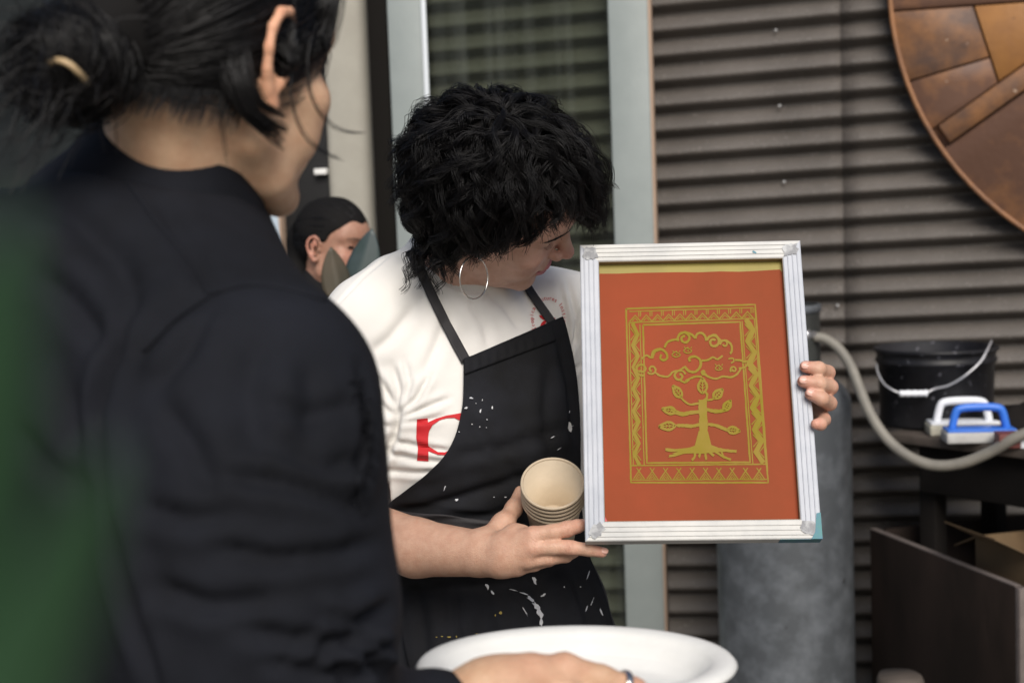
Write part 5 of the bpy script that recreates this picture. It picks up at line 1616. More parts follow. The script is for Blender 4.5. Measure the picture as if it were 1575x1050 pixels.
# eyebrow hairs
bwh = []
for sgn_ in (-1, 1):
    for _ in range(150):
        yy = rg.uniform(0.009, 0.053); zc_b = 0.0385 + 0.10 * (yy - 0.012) - 2.6 * max(0, yy - 0.034) ** 1.5
        zz_ = zc_b + rg.normal(0, 0.0015 * min(1, (0.060 - yy) / 0.02)); xx = 0.0915 - 0.10 * yy - 5.6 * yy * yy + rg.normal(0, 0.0006)
        dr = unit(np.array([-0.25, 0.9, 0.25 - 6 * (yy - 0.02)])); L_ = rg.uniform(0.005, 0.008)
        bwh.append([(np.array([xx, yy, zz_]) + dr * L_ * s_ + np.array([0.0012, 0, 0]) * math.sin(3 * s_)) * np.array([1, sgn_, 1]) for s_ in np.linspace(0, 1, 5)])
# seat them on the skin
bwp = np.array(bwh).reshape(-1, 3)
d_ = head_sdf(bwp.astype(np.float32), True)
e_h = 0.0006
gx_ = (head_sdf((bwp + [e_h, 0, 0]).astype(np.float32), True) - d_) / e_h
bwp[:, 0] -= (d_ - 0.0007) / np.clip(gx_, 0.5, 1.5)
strands('eyebrow', to_world(bwp.reshape(-1, 5, 3) * WSC, WO, WB), 0.00042, 0.00022, M['hair'], woman)
# ================================================================== MAN IN THE FOREGROUND
th_m = math.radians(38)
h_fwd = unit(RGT * math.sin(th_m) + FWD * math.cos(th_m)); h_fwd = unit(h_fwd * math.cos(math.radians(5)) - UPV * math.sin(math.radians(5)))
h_left = unit(np.cross(UPV, h_fwd)); h_up = np.cross(h_fwd, h_left)
_r = rotm(h_fwd, math.radians(4.0)); h_left = _r @ h_left; h_up = _r @ h_up
MB_ = basis(h_fwd, h_left, h_up)
M_EAR = U(421, 104, 1.055)
MSC = 1.01
MO = M_EAR + h_left * 0.071 * MSC
m_nb = U(258, 305, 1.135)                                  # base of the neck
bod_t = math.radians(56)
b_fwd = unit(RGT * math.sin(bod_t) + FWD * math.cos(bod_t)); b_fwd = unit(b_fwd * np.array([1, 1, 0])); b_rt = np.array([b_fwd[1], -b_fwd[0], 0.0])
b_dn = unit(np.array([0, 0, -1.0]) - b_fwd * 0.22)
b_f2 = unit(b_fwd - b_dn * (b_fwd @ b_dn)); BB = basis(b_rt, b_f2, b_dn)
M_LEV = [(0.0, 0.075, 0.070, 0, 0.005), (0.03, 0.115, 0.085, 0, 0.0), (0.07, 0.170, 0.105, 0, -0.005), (0.12, 0.200, 0.125, 0, -0.005), (0.20, 0.205, 0.138, 0, 0.0), (0.30, 0.200, 0.140, 0, 0.005), (0.42, 0.192, 0.135, 0, 0.01), (0.55, 0.190, 0.135, 0, 0.01), (0.68, 0.190, 0.135, 0, 0)]
sR = U(395, 650, 0.965); eR = U(402, 1215, 0.955); wR = U(690, 1118, 1.045)
sL = m_nb + b_dn * 0.14 - b_rt * 0.20; eL = sL + b_dn * 0.30 - b_rt * 0.03; wL = eL + b_fwd * 0.16 + b_dn * 0.15 - b_rt * -0.02

mb_ = Body(0.012)
mb_.add(lambda P: head_sdf(to_local(P, MO.astype(np.float32), MB_).astype(np.float32) / MSC, True, True, 1.14) * MSC, MO - 0.17, MO + 0.17)
mb_.add_chain([to_world((-0.034, 0, -0.02), MO, MB_), U(278, 215, 1.10), U(270, 285, 1.125), m_nb + b_dn * 0.06], [0.053, 0.0525, 0.054, 0.058], 0.015, 0.015)
PM = np.array([m_nb + b_rt * a * 0.27 + b_f2 * b * 0.22 + b_dn * c for a in (-1, 1) for b in (-1, 1) for c in (-0.05, 0.74)])
mb_.add(loft_sdf(shrink(M_LEV[3:], 0.060), m_nb, BB), PM.min(0), PM.max(0), 0.02)
mb_.add_chain([m_nb + b_dn * 0.12 + b_rt * 0.12, sR, (sR + eR) / 2, eR], [0.05, 0.055, 0.052, 0.046], 0.02, 0.02)
mb_.add_chain([eR, (eR + wR) / 2, wR], [0.046, 0.042, 0.031], 0.01, 0.02)
mb_.add_chain([sL, eL, wL, wL + b_fwd * 0.08], [0.055, 0.046, 0.031, 0.028], 0.02, 0.02)
# right hand under the plate's rim: knuckles up
k1, k2, k3, k4 = U(868, 1030, 1.072), U(815, 1034, 1.060), U(782, 1052, 1.050), U(760, 1078, 1.045)
for p, r in (([wR, (wR + k1) / 2 + UPV * 0.006, k1], [0.031, 0.021, 0.0135]), ([wR, (wR + k2) / 2 + UPV * 0.008, k2], [0.031, 0.021, 0.0135]), ([wR, (wR + k3) / 2 + UPV * 0.006, k3], [0.031, 0.020, 0.0125]), ([wR, (wR + k4) / 2, k4], [0.029, 0.019, 0.012])):
    mb_.add_chain(p, r, 0.012, 0.012)
man_f = [([k1, U(925, 1044, 1.078), U(975, 1062, 1.085), U(1010, 1085, 1.10)], [0.0125, 0.0108, 0.0102, 0.0085]),
         ([k2, U(872, 1066, 1.058), U(925, 1092, 1.066), U(960, 1110, 1.085)], [0.0125, 0.0110, 0.0104, 0.0085]),
         ([k3, U(838, 1090, 1.050), U(890, 1115, 1.060), U(920, 1130, 1.08)], [0.0118, 0.0105, 0.0098, 0.0082]),
         ([k4, U(805, 1108, 1.048), U(845, 1128, 1.055), U(870, 1140, 1.07)], [0.0108, 0.0092, 0.0088, 0.0075])]
for p, r in man_f: mb_.add_chain(p, r, 0.004, 0.004)
mb_.add_chain([wR, U(735, 1062, 1.075), U(790, 1040, 1.115), U(830, 1030, 1.13)], [0.024, 0.018, 0.012, 0.010], 0.008, 0.008)
lo, hi = mb_.bounds()
V, F = surf_net(mb_, lo, hi, 0.0030)
man = empty('person'); tag(man, 'black-haired man in a black work shirt seen from behind, holding a white plate', 'person')
Q = to_local(V, MO, MB_) / MSC
col = head_colour(Q, (0.70, 0.46, 0.30), male=True, flush=(0.74, 0.31, 0.19), brow=False)
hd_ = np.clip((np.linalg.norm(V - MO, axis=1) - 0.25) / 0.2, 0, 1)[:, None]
col = col * (1 - hd_ * 0.22)  # head and neck skin kept paler than the hands, standing in for fill light
col = redden(col, V, [k1, k2, k3, man_f[0][0][2]], 0.016, 0.4)
# clipped nape: short hair shows as a dark shadow on the skin
px_v, py_v, d_v = proj(V)
g = np.clip(1 - np.abs(Q[:, 2] + 0.038) / 0.022, 0, 1) * (Q[:, 0] < -0.015) * (np.linalg.norm(Q, axis=1) < 0.14)
col = col * (1 - 0.3 * g[:, None]) + np.array((0.05, 0.04, 0.03)) * 0.3 * g[:, None]
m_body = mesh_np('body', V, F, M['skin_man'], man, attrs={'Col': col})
rc = man_f[0][0][1] * 0.35 + man_f[0][0][2] * 0.65; ra = unit(man_f[0][0][2] - man_f[0][0][1])
tor = [(0.0117 + 0.0016 * math.cos(a), 0.0032 * math.sin(a)) for a in np.linspace(0, 2 * math.pi, 11)]
mesh_py('finger_ring', *lathe_vf(tor, rc, ra, 36), M['gold'], m_body, True)

# --- shirt
ms = Body(0.03)
ms.add(loft_sdf(M_LEV, m_nb, BB), PM.min(0), PM.max(0), 0.03)
ms.add_chain([U(265, 440, 1.08), U(310, 520, 1.03), U(392, 622, 0.975)], [0.070, 0.070, 0.078], 0.03, 0.03)
ms.add_chain([U(250, 420, 1.11), U(120, 430, 1.06), U(0, 450, 1.07), U(-60, 560, 1.10)], [0.070, 0.070, 0.072, 0.09], 0.03, 0.04)
ms.add_chain([U(395, 625, 0.972), U(378, 770, 0.955), U(390, 950, 0.955), eR], [0.084, 0.0905, 0.0900, 0.078], 0.03, 0.035)
ms.add_chain([eR, (eR + wR) / 2, wR * 0.9 + eR * 0.1], [0.074, 0.060, 0.046], 0.02, 0.03)
ms.add_chain([m_nb + b_dn * 0.05 - b_rt * 0.03, sL, eL, wL], [0.078, 0.075, 0.066, 0.048], 0.03, 0.03)
ndir = unit(to_world((-0.040, 0, -0.03), MO, MB_) - m_nb)
def man_neck(P, d):
    ax_ = cap(P, m_nb - ndir * 0.01, m_nb + ndir * 0.25, 0.0655, 0.068)
    d = smax(d, -ax_, 0.006)
    return d
ms.cut.append(man_neck)
mw1 = Waves(31, 22, 9); mw2 = Waves(33, 60, 9, (1, 1, 0.4))
lo, hi = ms.bounds()
V, F = surf_net(lambda P: ms(P) + (0.0028 * mw1(P) + 0.0010 * mw2(P)).astype(np.float32), lo, hi, 0.0046)
mfold = [([(205, 470), (178, 560), (160, 640), (168, 740), (190, 860), (225, 1000), (240, 1060)], 10, 0.014), ([(322, 452), (250, 500), (205, 560)], 14, 0.007), ([(330, 470), (290, 540), (240, 600)], 12, 0.005),
         ([(552, 560), (565, 640), (556, 720), (545, 780)], 8, 0.006), ([(340, 730), (430, 742), (520, 765), (560, 790)], 12, 0.008), ([(430, 700), (500, 725), (565, 700)], 12, 0.005),
         ([(360, 960), (450, 985), (540, 975), (595, 940)], 14, 0.010), ([(400, 1010), (480, 1030), (570, 1015)], 12, 0.010), ([(520, 985), (560, 1010), (585, 1040)], 9, 0.012), ([(500, 1000), (530, 1040), (520, 1060)], 8, 0.010),
         ([(240, 300), (300, 400), (325, 450)], 14, 0.004), ([(30, 300), (110, 330), (180, 400), (215, 480)], 22, 0.008), ([(90, 560), (130, 700), (150, 850)], 22, 0.006), ([(400, 520), (380, 600), (395, 690)], 22, 0.005), ([(470, 560), (480, 640), (460, 700)], 18, 0.004),
         ([(480, 940), (540, 955), (598, 930)], 9, 0.008), ([(470, 1020), (505, 985), (560, 980), (590, 1000)], 7, 0.012), ([(540, 1045), (560, 1000), (600, 985)], 6, 0.010), ([(250, 620), (300, 690), (330, 770)], 16, 0.006), ([(220, 780), (290, 800), (360, 790)], 14, 0.006),
         ([(240, 900), (320, 930), (420, 925)], 14, 0.008), ([(330, 840), (420, 860), (520, 850), (580, 830)], 12, 0.007), ([(410, 620), (470, 640), (540, 625)], 13, 0.005), ([(60, 420), (120, 470), (170, 540)], 16, 0.006), ([(20, 650), (80, 720), (140, 760)], 18, 0.006)]
V = press_folds(V, F, mfold)
V = smooth_mesh(V, F, 1, 0.4)
mshirt = mesh_np('shirt', V, F, M['shirt_man'], man); mshirt['label'] = 'black cotton work shirt'
bvh_ms = BVHTree.FromPolygons([Vector(v) for v in V], [tuple(f) for f in F])
# seams: raised welts with stitching
def seam(pts, w, off=0.0012, m=None, name='seam'):
    S = spline([(*p, 0) for p in pts], 40)[:, :2]; P3 = []
    for x, y in S:
        h = cast(x, y, bvh_ms)
        if h is not None: P3.append(h - unit(h - C0) * off)
    if len(P3) > 4: return mesh_py(name, *tube_vf(P3, w, 6), m or M['shirt_man'], mshirt, True)
seam([(192, 275), (240, 340), (290, 400), (322, 452)], 0.0020)
seam([(322, 452), (380, 438), (440, 444), (500, 462)], 0.0020)
seam([(322, 454), (270, 490), (220, 540)], 0.0018)
seam([(555, 600), (572, 640), (566, 690), (552, 740), (560, 790)], 0.0026)
rr_ = np.random.default_rng(8); fz_ = []
for t in np.linspace(0, 1, 60):
    x = 548 + 18 * math.sin(t * 3.0) + rr_.normal(0, 4); y = 585 + t * 190
    h = cast(x, y, bvh_ms)
    if h is None: continue
    n_ = -unit(h - C0); a = rr_.uniform(0, 6.28); sdv = RGT * math.cos(a) + UPV * math.sin(a)
    L_ = rr_.uniform(0.006, 0.014)
    fz_.append([h + n_ * (0.002 + 0.004 * math.sin(u * 3.1)) + sdv * L_ * u + UPV * 0.002 * math.sin(u * 6) for u in np.linspace(0, 1, 8)])
if fz_: strands('frayed_thread', np.array(fz_), 0.0006, 0.0004, M['shirt_man'], mshirt)

# --- stand collar round the neck
cu = unit(RGT * 0.80 - UPV * 0.46 + FWD * 0.38); cn = unit(UPV * 0.9 + RGT * 0.1); cn = unit(cn - cu * (cn @ cu)); cv = np.cross(cn, cu)
c_ctr = U(268, 300, 1.125)
prof = [(0.1000, -0.060), (0.0900, -0.030), (0.0805, -0.008), (0.0765, 0.012), (0.0735, 0.034), (0.0715, 0.040), (0.0690, 0.038), (0.0700, 0.012), (0.072, -0.010), (0.078, -0.03)]
V, F = [], []
nA = 64
for r_c, h_c in prof:
    for j in range(nA):
        a = -2.55 + 5.1 * j / (nA - 1)                                # open at the throat
        wob = 0.0022 * math.sin(a * 3 + 0.6) + 0.0012 * math.sin(a * 7)
        drop = 0.020 * (abs(a) / 2.55) ** 2
        V.append(c_ctr + cn * (h_c - drop) + (r_c + wob) * (-math.cos(a) * cu * 1.02 + math.sin(a) * cv * 0.95))
K = len(prof)
for i in range(K - 1):
    for j in range(nA - 1): F.append((i * nA + j, i * nA + j + 1, (i + 1) * nA + j + 1, (i + 1) * nA + j))
co = mesh_py('collar', V, F, M['shirt_man'], mshirt, True)
sm_ = co.modifiers.new('t', 'SOLIDIFY'); sm_.thickness = 0.002

# --- trousers and shoes
mt = Body(0.03); hipm = m_nb + b_dn * 0.66
for s in (-1, 1):
    a = hipm + b_rt * s * 0.095; k_ = a * np.array([1, 1, 0]) + Z3 * 0.47; an = k_ * np.array([1, 1, 0]) + Z3 * 0.10
    mt.add_chain([m_nb + b_dn * 0.6 + b_rt * s * 0.06, a, k_, an], [0.125, 0.12, 0.085, 0.07], 0.03, 0.03)
lo, hi = mt.bounds(); V, F = surf_net(mt, lo, hi, 0.011); mesh_np('trousers', V, F, M['denim'], man)
for s in (-1, 1):
    k_ = (hipm + b_rt * s * 0.095) * np.array([1, 1, 0])
    sb = Body(0.02); sb.add_chain([k_ - b_fwd * 0.05 + Z3 * 0.048, k_ + b_fwd * 0.09 + Z3 * 0.045, k_ + b_fwd * 0.18 + Z3 * 0.037], [0.046, 0.047, 0.036], 0.02); sb.add_chain([k_ + Z3 * 0.05, k_ + Z3 * 0.12], [0.05, 0.055])
    sb.cut.append(lambda P, d: np.maximum(d, -P[:, 2]))
    lo, hi = sb.bounds(); V, F = surf_net(sb, lo, hi, 0.007); mesh_np('shoe', V, F, M['shoe'], man)

# --- hair: swept back to a low knot, loose fringe and side locks
bun_l = np.array([-0.138, -0.020, -0.030])                      # knot position in head axes
def hair_cap_m(P):
    q = to_local(P, MO.astype(np.float32), MB_).astype(np.float32) / MSC
    d = ell(q, CRAN_C + np.array([-0.003, 0, 0.003]), CRAN_R * np.array([1.07, 1.09, 1.08]))
    d = smin(d, cap(q, (-0.090, 0, 0.010), (-0.128, -0.016, -0.020), 0.045, 0.028), 0.03)
    d = smin(d, ell(q, bun_l, (0.034, 0.038, 0.036)), 0.008)
    d = smax(d, np.minimum(q[:, 0] - 0.060, 0.075 - q[:, 2]), 0.01)
    d = smax(d, np.minimum(q[:, 0] + 0.006, 0.030 - q[:, 2]), 0.008)
    under = np.minimum(q[:, 0] + 0.085, -0.030 - 0.25 * (q[:, 0] + 0.02) - q[:, 2])
    d = smax(d, under, 0.008)
    und2 = np.minimum(q[:, 0] + 0.018, 0.020 - q[:, 2])
    d = smax(d, und2, 0.006)
    return (d * MSC + 0.0012 * hw1(P)).astype(np.float32)
V, F = surf_net(hair_cap_m, MO - 0.21, MO + 0.19, 0.003)
mesh_np('hair_mass', V, F, M['hair_cap'], man)
rg = np.random.default_rng(5)
hs = []
K = 15; t = np.linspace(0, 1, K)
bdir = unit((np.array([-0.112, -0.012, -0.018]) - CRAN_C) / CRAN_R)
n_ = 0
while n_ < 5200:
    u = unit(rg.normal(size=3))
    p = CRAN_C + u * CRAN_R
    if p[0] > 0.062 and p[2] < 0.078: continue
    if p[0] > -0.012 and p[2] < 0.030: continue
    if p[2] < -0.030: continue
    if u[1] > 0.5 and rg.random() < 0.8: continue
    n_ += 1
    om = math.acos(np.clip(u @ bdir, -1, 1))
    if om < 0.12: continue
    sw = (np.sin((1 - t) * om)[:, None] * u + np.sin(t * om)[:, None] * bdir) / math.sin(om)
    sag = np.array([0, -0.10, -0.16]) * (np.sin(t * math.pi) * rg.uniform(0.2, 1.1))[:, None] * (0.5 if om < 0.8 else 1)
    rad = 1.03 + 0.055 * np.sin(np.clip(t * 1.6, 0, 1) * 1.57) + rg.normal(0, 0.016) + 0.018 * np.sin(t * rg.uniform(3, 9) + rg.uniform(0, 6))
    q = CRAN_C + (sw * rad[:, None] + sag * 0.6) * CRAN_R
    hs.append(q)
# knot: wound strands
for _ in range(700):
    ax_ = unit(np.array([1, 0.15, 0.25]) + rg.normal(0, 0.35, 3)); n1 = unit(np.cross(ax_, (0.1, 0.3, 1))); n2 = np.cross(ax_, n1)
    a0 = rg.uniform(0, 6.28); a = a0 + t * rg.uniform(2.0, 4.5); rr0 = rg.uniform(0.022, 0.039)
    hs.append(bun_l + ax_ * (rg.normal(0, 0.012) + 0.006 * np.sin(a))[:, None] + n1 * (np.cos(a) * rr0)[:, None] * 1.05 + n2 * (np.sin(a) * rr0)[:, None])
# wisps leaving the knot and the crown
for _ in range(420):
    st = bun_l + rg.normal(0, 0.018, 3); dr = unit(np.array([-0.8, rg.normal(0, 0.8), rg.normal(-0.2, 0.8)])); L_ = rg.uniform(0.02, 0.055)
    hs.append(st + dr * (L_ * t)[:, None] + np.array([0, 0, -0.03]) * (t ** 2)[:, None] * rg.uniform(0, 1) + unit(rg.normal(size=3)) * (0.006 * np.sin(t * 3.1))[:, None])
for _ in range(260):
    u = unit(np.array([rg.uniform(-1, 0.2), rg.uniform(-1, 0.2), rg.uniform(-0.1, 1)])); st = CRAN_C + u * CRAN_R * 1.09
    tan = rg.normal(size=3); tan = unit(tan - u * (tan @ u)); L_ = rg.uniform(0.02, 0.06)
    hs.append(st + (tan * 0.9 + u * 0.35) * (L_ * t)[:, None] - u * (L_ * 0.35 * t ** 2)[:, None])
hsw = to_world(np.array(hs) * MSC, MO, MB_)
strands('hair', hsw, 0.00052, 0.00026, M['hair'], man)
# fringe in front of the ear and lock behind it, guided by where they hang
fl = []
def lock(guide, n, spread, L0=0.75, taper=0.25):
    G = spline([U(*g) for g in guide], K)
    T, N_, B2 = frames(G)
    for _ in range(n):
        a, b = rg.normal(0, spread), rg.normal(0, spread)
        e = 1 - (1 - taper) * t
        k = rg.uniform(L0, 1.0); G2 = np.stack([np.interp(t * k, t, G[:, c]) for c in range(3)], 1)
        fl.append(G2 + N_ * (a * e)[:, None] + B2 * (b * e)[:, None] + unit(rg.normal(size=3)) * (0.0016 * np.sin(t * rg.uniform(2, 6)))[:, None])
for gx_ in np.linspace(0, 1, 14):
    x0 = 395 + 105 * gx_; d0 = 1.045 + 0.055 * gx_
    lock([(x0 + 5, -70, d0 + 0.03), (x0 + 14, -10, d0), (x0 + 14 - 6 * gx_, 40, d0 - 0.002), (448 + 55 * gx_ - 22 * gx_ * (1 - gx_), 92 - 25 * gx_, d0 - 0.004), (438 + 55 * gx_, 112 - 35 * gx_, d0 - 0.002)], 60, 0.0042, 0.7, 0.45)
lock([(440, 30, 1.05), (447, 70, 1.047), (441, 105, 1.048), (436, 128, 1.050)], 60, 0.003)
for k_ in range(5):
    lock([(330 + 12 * k_, -20, 1.03), (352 + 5 * k_, 60, 1.022 + 0.002 * k_), (352 + 6 * k_, 120, 1.022), (368 + 5 * k_, 165, 1.026), (400 + 4 * k_, 200 - 3 * k_, 1.036), (438 + 2 * k_, 232 - 8 * k_, 1.052)], 70, 0.0042, 0.62, 0.22)
lock([(372, 95, 1.03), (385, 130, 1.028), (405, 160, 1.034), (440, 180, 1.047)], 50, 0.0030, 0.7, 0.3)
lock([(452, 70, 1.05), (448, 120, 1.048), (452, 165, 1.05), (470, 210, 1.06), (500, 235, 1.07), (532, 246, 1.08)], 5, 0.0010, 0.9)
lock([(478, 60, 1.065), (473, 110, 1.062), (480, 155, 1.066), (505, 190, 1.075), (535, 203, 1.085), (570, 204, 1.09)], 4, 0.0008, 0.9)
lock([(318, 140, 1.05), (314, 190, 1.05), (316, 230, 1.055), (322, 268, 1.06)], 1, 0.0008)
lock([(280, 160, 1.05), (270, 200, 1.05), (264, 240, 1.055)], 1, 0.0008)
lock([(338, 130, 1.045), (340, 180, 1.045), (346, 230, 1.05), (352, 258, 1.055)], 2, 0.0016)
strands('loose_hair', np.array(fl), 0.00048, 0.00022, M['hair'], man)
# elastic hair tie
M['tie'] = mat('pale_elastic', (0.50, 0.36, 0.20), 0.5)
_bw = to_world(bun_l * MSC, MO, MB_); _bd = float(proj(_bw)[2]) - 0.040
tie = spline([U(70, 104, _bd + 0.030), U(78, 97, _bd + 0.006), U(92, 93.5, _bd - 0.002), U(108, 100, _bd - 0.003), U(122, 113, _bd + 0.002), U(132, 125, _bd + 0.012), U(137, 138, _bd + 0.035)], 40)
mesh_py('hair_tie', *tube_vf(tie, 0.0022, 8), M['tie'], man, True)
# short nape hair
nh = []
for _ in range(700):
    a = rg.uniform(-2.6, 0.3); z = rg.uniform(-0.042, -0.022)
    dirl = np.array([-math.cos(a * 0.55), math.sin(a * 0.55), 0])
    if dirl[1] > 0.5: continue
    st = np.array([-0.012, 0, z]) + dirl * np.array([0.078, 0.069, 0]) * (1.0 + 0.9 * (z + 0.02))
    if st[0] > -0.020: continue
    L_ = rg.uniform(0.008, 0.018)
    nh.append(st + (dirl * 0.25 + np.array([-0.25, 0, -0.9])) * (L_ * t)[:, None])
strands('nape_hair', to_world(np.array(nh) * MSC, MO, MB_), 0.00035, 0.00012, M['hair'], man)
# ================================================================== SEATED WOMAN FAR BEHIND
g_fwd = cam_vec(0.86, -0.10, 0.50); g_up = unit(UPV + RGT * 0.10); g_up = unit(g_up - g_fwd * (g_up @ g_fwd)); g_left = np.cross(g_up, g_fwd)
GB = basis(g_fwd, g_left, g_up)
GO = U(487, 386, 3.62) + g_left * 0.071
gn = GO - g_up * 0.14 - g_fwd * 0.035
gb_ = Body(0.012)
gb_.add(lambda P: head_sdf(to_local(P, GO.astype(np.float32), GB).astype(np.float32), True), GO - 0.16, GO + 0.16)
gb_.add_chain([GO - g_up * 0.03 - g_fwd * 0.015, gn, gn - Z3 * 0.10], [0.05, 0.054, 0.07], 0.02, 0.02)
lo, hi = gb_.bounds(); V, F = surf_net(gb_, lo, hi, 0.0034)
girl = empty('person'); tag(girl, 'dark-haired woman in black far behind, face half hidden by plant leaves', 'person')
Q = to_local(V, GO, GB)
mesh_np('body', V, F, M['skin'], girl, attrs={'Col': head_colour(Q, (0.36, 0.20, 0.14))})
ey = []
for s in (-1, 1):
    c = to_world(np.array([0.0672, 0.0315 * s, 0.0195]), GO, GB)
    ev_, ef_ = lathe_vf([(0.0002, 0.0140), (0.004, 0.0137), (0.0065, 0.0123), (0.008, 0.009)], c, g_fwd, 14)
    ev_ = [c + g_fwd * ((v - c) @ g_fwd) + g_left * ((v - c) @ g_left) * 1.45 + g_up * (((v - c) @ g_up) * 0.55 - 0.001) for v in ev_]
    ey.append((ev_, ef_))
    mesh_py('eye', *ey[-1], M['hair_cap'], girl, True)
def g_hair(P):
    q = to_local(P, GO.astype(np.float32), GB).astype(np.float32)
    d = ell(q, CRAN_C + np.array([-0.004, 0, 0.004]), CRAN_R * 1.09)
    d = smin(d, ell(q, (-0.105, 0, 0.035), (0.035, 0.04, 0.04)), 0.02)
    d = smin(d, cap(q, (-0.105, -0.01, 0.02), (-0.085, -0.035, -0.14), 0.034, 0.036), 0.02)
    d = smax(d, -ell(q, (0.085, 0, -0.004), (0.086, 0.11, 0.083)), 0.006)
    d = smax(d, np.minimum(q[:, 0] + 0.040, 0.022 - q[:, 2]), 0.008)
    return (d + 0.0012 * hw1(P)).astype(np.float32)
V, F = surf_net(g_hair, GO - 0.22, GO + 0.17, 0.0045)
mesh_np('hair_mass', V, F, M['hair_cap'], girl)
gh = []
rg = np.random.default_rng(77); t = np.linspace(0, 1, 12)
tgt = unit((np.array([-0.105, 0, 0.04]) - CRAN_C) / CRAN_R)
while len(gh) < 800:
    u = unit(rg.normal(size=3)); p = CRAN_C + u * CRAN_R
    if ((p[0] - 0.085) / 0.086) ** 2 + ((p[2] + 0.004) / 0.083) ** 2 < 1 or p[2] < 0.0 or u[1] > 0.6: continue
    om = math.acos(np.clip(u @ tgt, -1, 1))
    if om < 0.1: continue
    sw = (np.sin((1 - t) * om)[:, None] * u + np.sin(t * om)[:, None] * tgt) / math.sin(om)
    gh.append(CRAN_C + sw * (1.06 + 0.05 * np.sin(t * 3.1) + rg.normal(0, 0.012))[:, None] * CRAN_R)
strands('hair', to_world(np.array(gh), GO, GB), 0.0008, 0.0005, M['hair'], girl)
gs = Body(0.03)
gf = unit(g_fwd * np.array([1, 1, 0])); gr = np.array([gf[1], -gf[0], 0])
sh0 = gn - Z3 * 0.03
gs.add_chain([GO - g_up * 0.088 - g_fwd * 0.030, gn + Z3 * 0.01, sh0 - Z3 * 0.05], [0.060, 0.068, 0.088], 0.02, 0.03)
for s in (-1, 1):
    gs.add_chain([sh0 - Z3 * 0.03, sh0 - Z3 * 0.08 + gr * s * 0.16, sh0 - Z3 * 0.33 + gr * s * 0.20, sh0 - Z3 * 0.42 + gr * s * 0.14 + gf * 0.2], [0.07, 0.062, 0.05, 0.042], 0.03, 0.03)
gs.add_chain([sh0 - Z3 * 0.1 + gr * 0.05, sh0 - Z3 * 0.5 + gr * 0.04], [0.115, 0.11], 0.03, 0.04)
gs.add_chain([sh0 - Z3 * 0.1 - gr * 0.05, sh0 - Z3 * 0.5 - gr * 0.04], [0.115, 0.11], 0.03, 0.04)
for s in (-1, 1):
    gs.add_chain([sh0 - Z3 * 0.55 + gr * s * 0.09, np.array([*(sh0 + gr * s * 0.1)[:2], 0.07])], [0.10, 0.06], 0.03, 0.04)
gs.cut.append(lambda P, d: np.maximum(d, -P[:, 2]))
lo, hi = gs.bounds(); V, F = surf_net(gs, lo, hi, 0.011)
mesh_np('clothing', V, F, mat('black_top', (0.008, 0.008, 0.009), 0.9, spec=0.2), girl)

# ================================================================== RUBBER PLANT BETWEEN THE TWO WOMEN
M['leaf_blue'] = mat('rubber_leaf', (0.05, 0.068, 0.07), 0.45, (0.033, 0.052, 0.046), 14.0)
M['leaf_brown'] = mat('rubber_leaf_underside', (0.075, 0.06, 0.04), 0.5, (0.05, 0.045, 0.03), 14.0)
M['stem'] = mat('plant_stem', (0.06, 0.045, 0.03), 0.8)
M['pot'] = mat('clay_pot', (0.22, 0.10, 0.06), 0.8, (0.16, 0.075, 0.045), 8.0)
M['soil'] = mat('soil', (0.04, 0.03, 0.022), 0.95, bump=0.004, bump_scale=90)
plant = empty('rubber_plant'); tag(plant, 'rubber plant with broad dark leaves behind the aproned woman\'s shoulder', 'plant')
pd_ = 3.2
pb = U(562, 900, pd_); pb[2] = 0.0
def leaf(name, base, tip, side, wid, fold, m, parent, n=14, bend=0.0):
    """leaf blade with a raised midrib fold and real thickness"""
    ax_ = tip - base; L_ = np.linalg.norm(ax_); ax_ = ax_ / L_
    side = unit(side - ax_ * (side @ ax_)); nr = np.cross(ax_, side)
    V, F = [], []
    for i in range(n + 1):
        t_ = i / n; w_ = wid * (math.sin(math.pi * min(1, t_ * 0.97 + 0.02) ** 0.85)) ** 0.8
        for j in range(-4, 5):
            v_ = j / 4
            V.append(base + ax_ * L_ * t_ + side * w_ * v_ + nr * (fold * w_ * abs(v_) + bend * math.sin(math.pi * t_)))
    for i in range(n):
        for j in range(8): F.append((i * 9 + j, i * 9 + j + 1, (i + 1) * 9 + j + 1, (i + 1) * 9 + j))
    o = mesh_py(name, V, F, m, parent, True)
    s_ = o.modifiers.new('t', 'SOLIDIFY'); s_.thickness = 0.0012
    return o
stem_top = U(552, 520, pd_)
mesh_py('stem', *tube_vf(spline([pb + Z3 * 0.28, pb + Z3 * 0.6 + RGT * 0.01, stem_top - Z3 * 0.1, stem_top], 20), [0.010] * 10 + [0.007] * 10, 8), M['stem'], plant, True)
leaf('leaf', U(540, 462, pd_), U(572, 352, pd_), cam_vec(0.95, 0.25, 0.2), 0.040, 0.35, M['leaf_blue'], plant)
leaf('leaf', U(527, 475, pd_ - 0.02), U(509, 380, pd_ - 0.03), cam_vec(0.95, 0.1, -0.3), 0.034, 0.4, M['leaf_brown'], plant)
for i, (a, ln, rise) in enumerate(((0.4, 0.24, 0.10), (2.2, 0.25, 0.04), (3.4, 0.22, 0.02), (4.6, 0.26, 0.06), (5.6, 0.24, 0.0), (1.3, 0.23, -0.02), (2.9, 0.24, -0.05))):
    st = stem_top - Z3 * (0.10 + 0.06 * i); dr = np.array([math.cos(a), math.sin(a), 0])
    leaf('leaf', st, st + dr * ln + Z3 * rise, np.cross(dr, Z3), 0.045, 0.3, M['leaf_blue'], plant, bend=0.02)
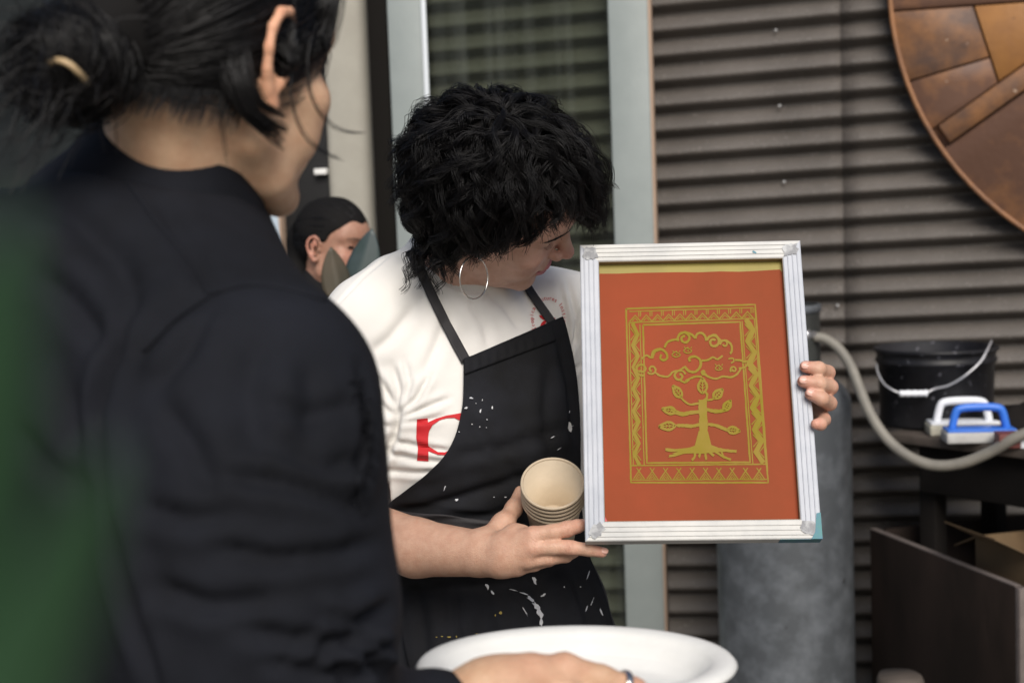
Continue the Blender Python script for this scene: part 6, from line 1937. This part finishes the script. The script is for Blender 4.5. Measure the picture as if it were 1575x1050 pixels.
mesh_py('pot', *lathe_vf([(0.001, 0.0), (0.11, 0.0), (0.115, 0.01), (0.15, 0.26), (0.165, 0.265), (0.167, 0.30), (0.15, 0.302), (0.145, 0.28)], pb, Z3, 36), M['pot'], plant, True)
mesh_py('soil', *lathe_vf([(0.0005, 0.282), (0.1445, 0.278)], pb, Z3, 30), M['soil'], plant, True)

# ================================================================== SHRUB BESIDE THE PHOTOGRAPHER (far out of focus at the left edge)
M['leaf_green'] = mat('green_leaf', (0.028, 0.085, 0.034), 0.6, (0.02, 0.065, 0.026), 30.0)
M['leaf_pale'] = mat('pale_leaf', (0.30, 0.32, 0.14), 0.6)
shrub = empty('leafy_shrub'); tag(shrub, 'blurred green shrub leaf close to the camera at the left edge', 'shrub')
sb0 = U(-330, 900, 0.22); sb0[2] = 0.0
top = U(-180, 760, 0.20)
mesh_py('stem', *tube_vf(spline([sb0, sb0 * 0.5 + top * 0.5 + RGT * -0.02, top], 16), 0.004, 8), M['stem'], shrub, True)
leaf('leaf', U(-160, 1150, 0.170), U(20, 330, 0.125), cam_vec(1, 0.1, 0.2), 0.0075, 0.25, M['leaf_green'], shrub)
leaf('leaf', U(-100, 1400, 0.175), U(170, 700, 0.130), cam_vec(1, 0.3, 0.1), 0.0062, 0.25, M['leaf_green'], shrub)
leaf('leaf', U(-140, 1300, 0.20), U(-6, 960, 0.17), cam_vec(1, 0.1, 0.2), 0.006, 0.25, M['leaf_pale'], shrub)
for i in range(9):
    a = 2.2 + i * 0.5; st = sb0 * (0.45 - 0.03 * i) + top * (0.55 + 0.03 * i); dr = unit(-RGT * 0.8 + np.array([0, math.cos(a), 0.5 * math.sin(a)]))
    leaf('leaf', st, st + dr * 0.10 + Z3 * 0.03, np.cross(dr, Z3), 0.014, 0.25, M['leaf_green'], shrub)

# ================================================================== every thing's Empty sits at its base
for top_o in [o for o in bpy.data.objects if o.type == 'EMPTY' and o.parent is None]:
    lo_b, hi_b = np.full(3, 1e9), np.full(3, -1e9)
    for ch in top_o.children:
        bb_ = np.array([c[:] for c in ch.bound_box]); lo_b = np.minimum(lo_b, bb_.min(0)); hi_b = np.maximum(hi_b, bb_.max(0))
    base_p = Vector(((lo_b[0] + hi_b[0]) / 2, (lo_b[1] + hi_b[1]) / 2, lo_b[2]))
    top_o.location = base_p
    for ch in top_o.children: ch.location = -base_p
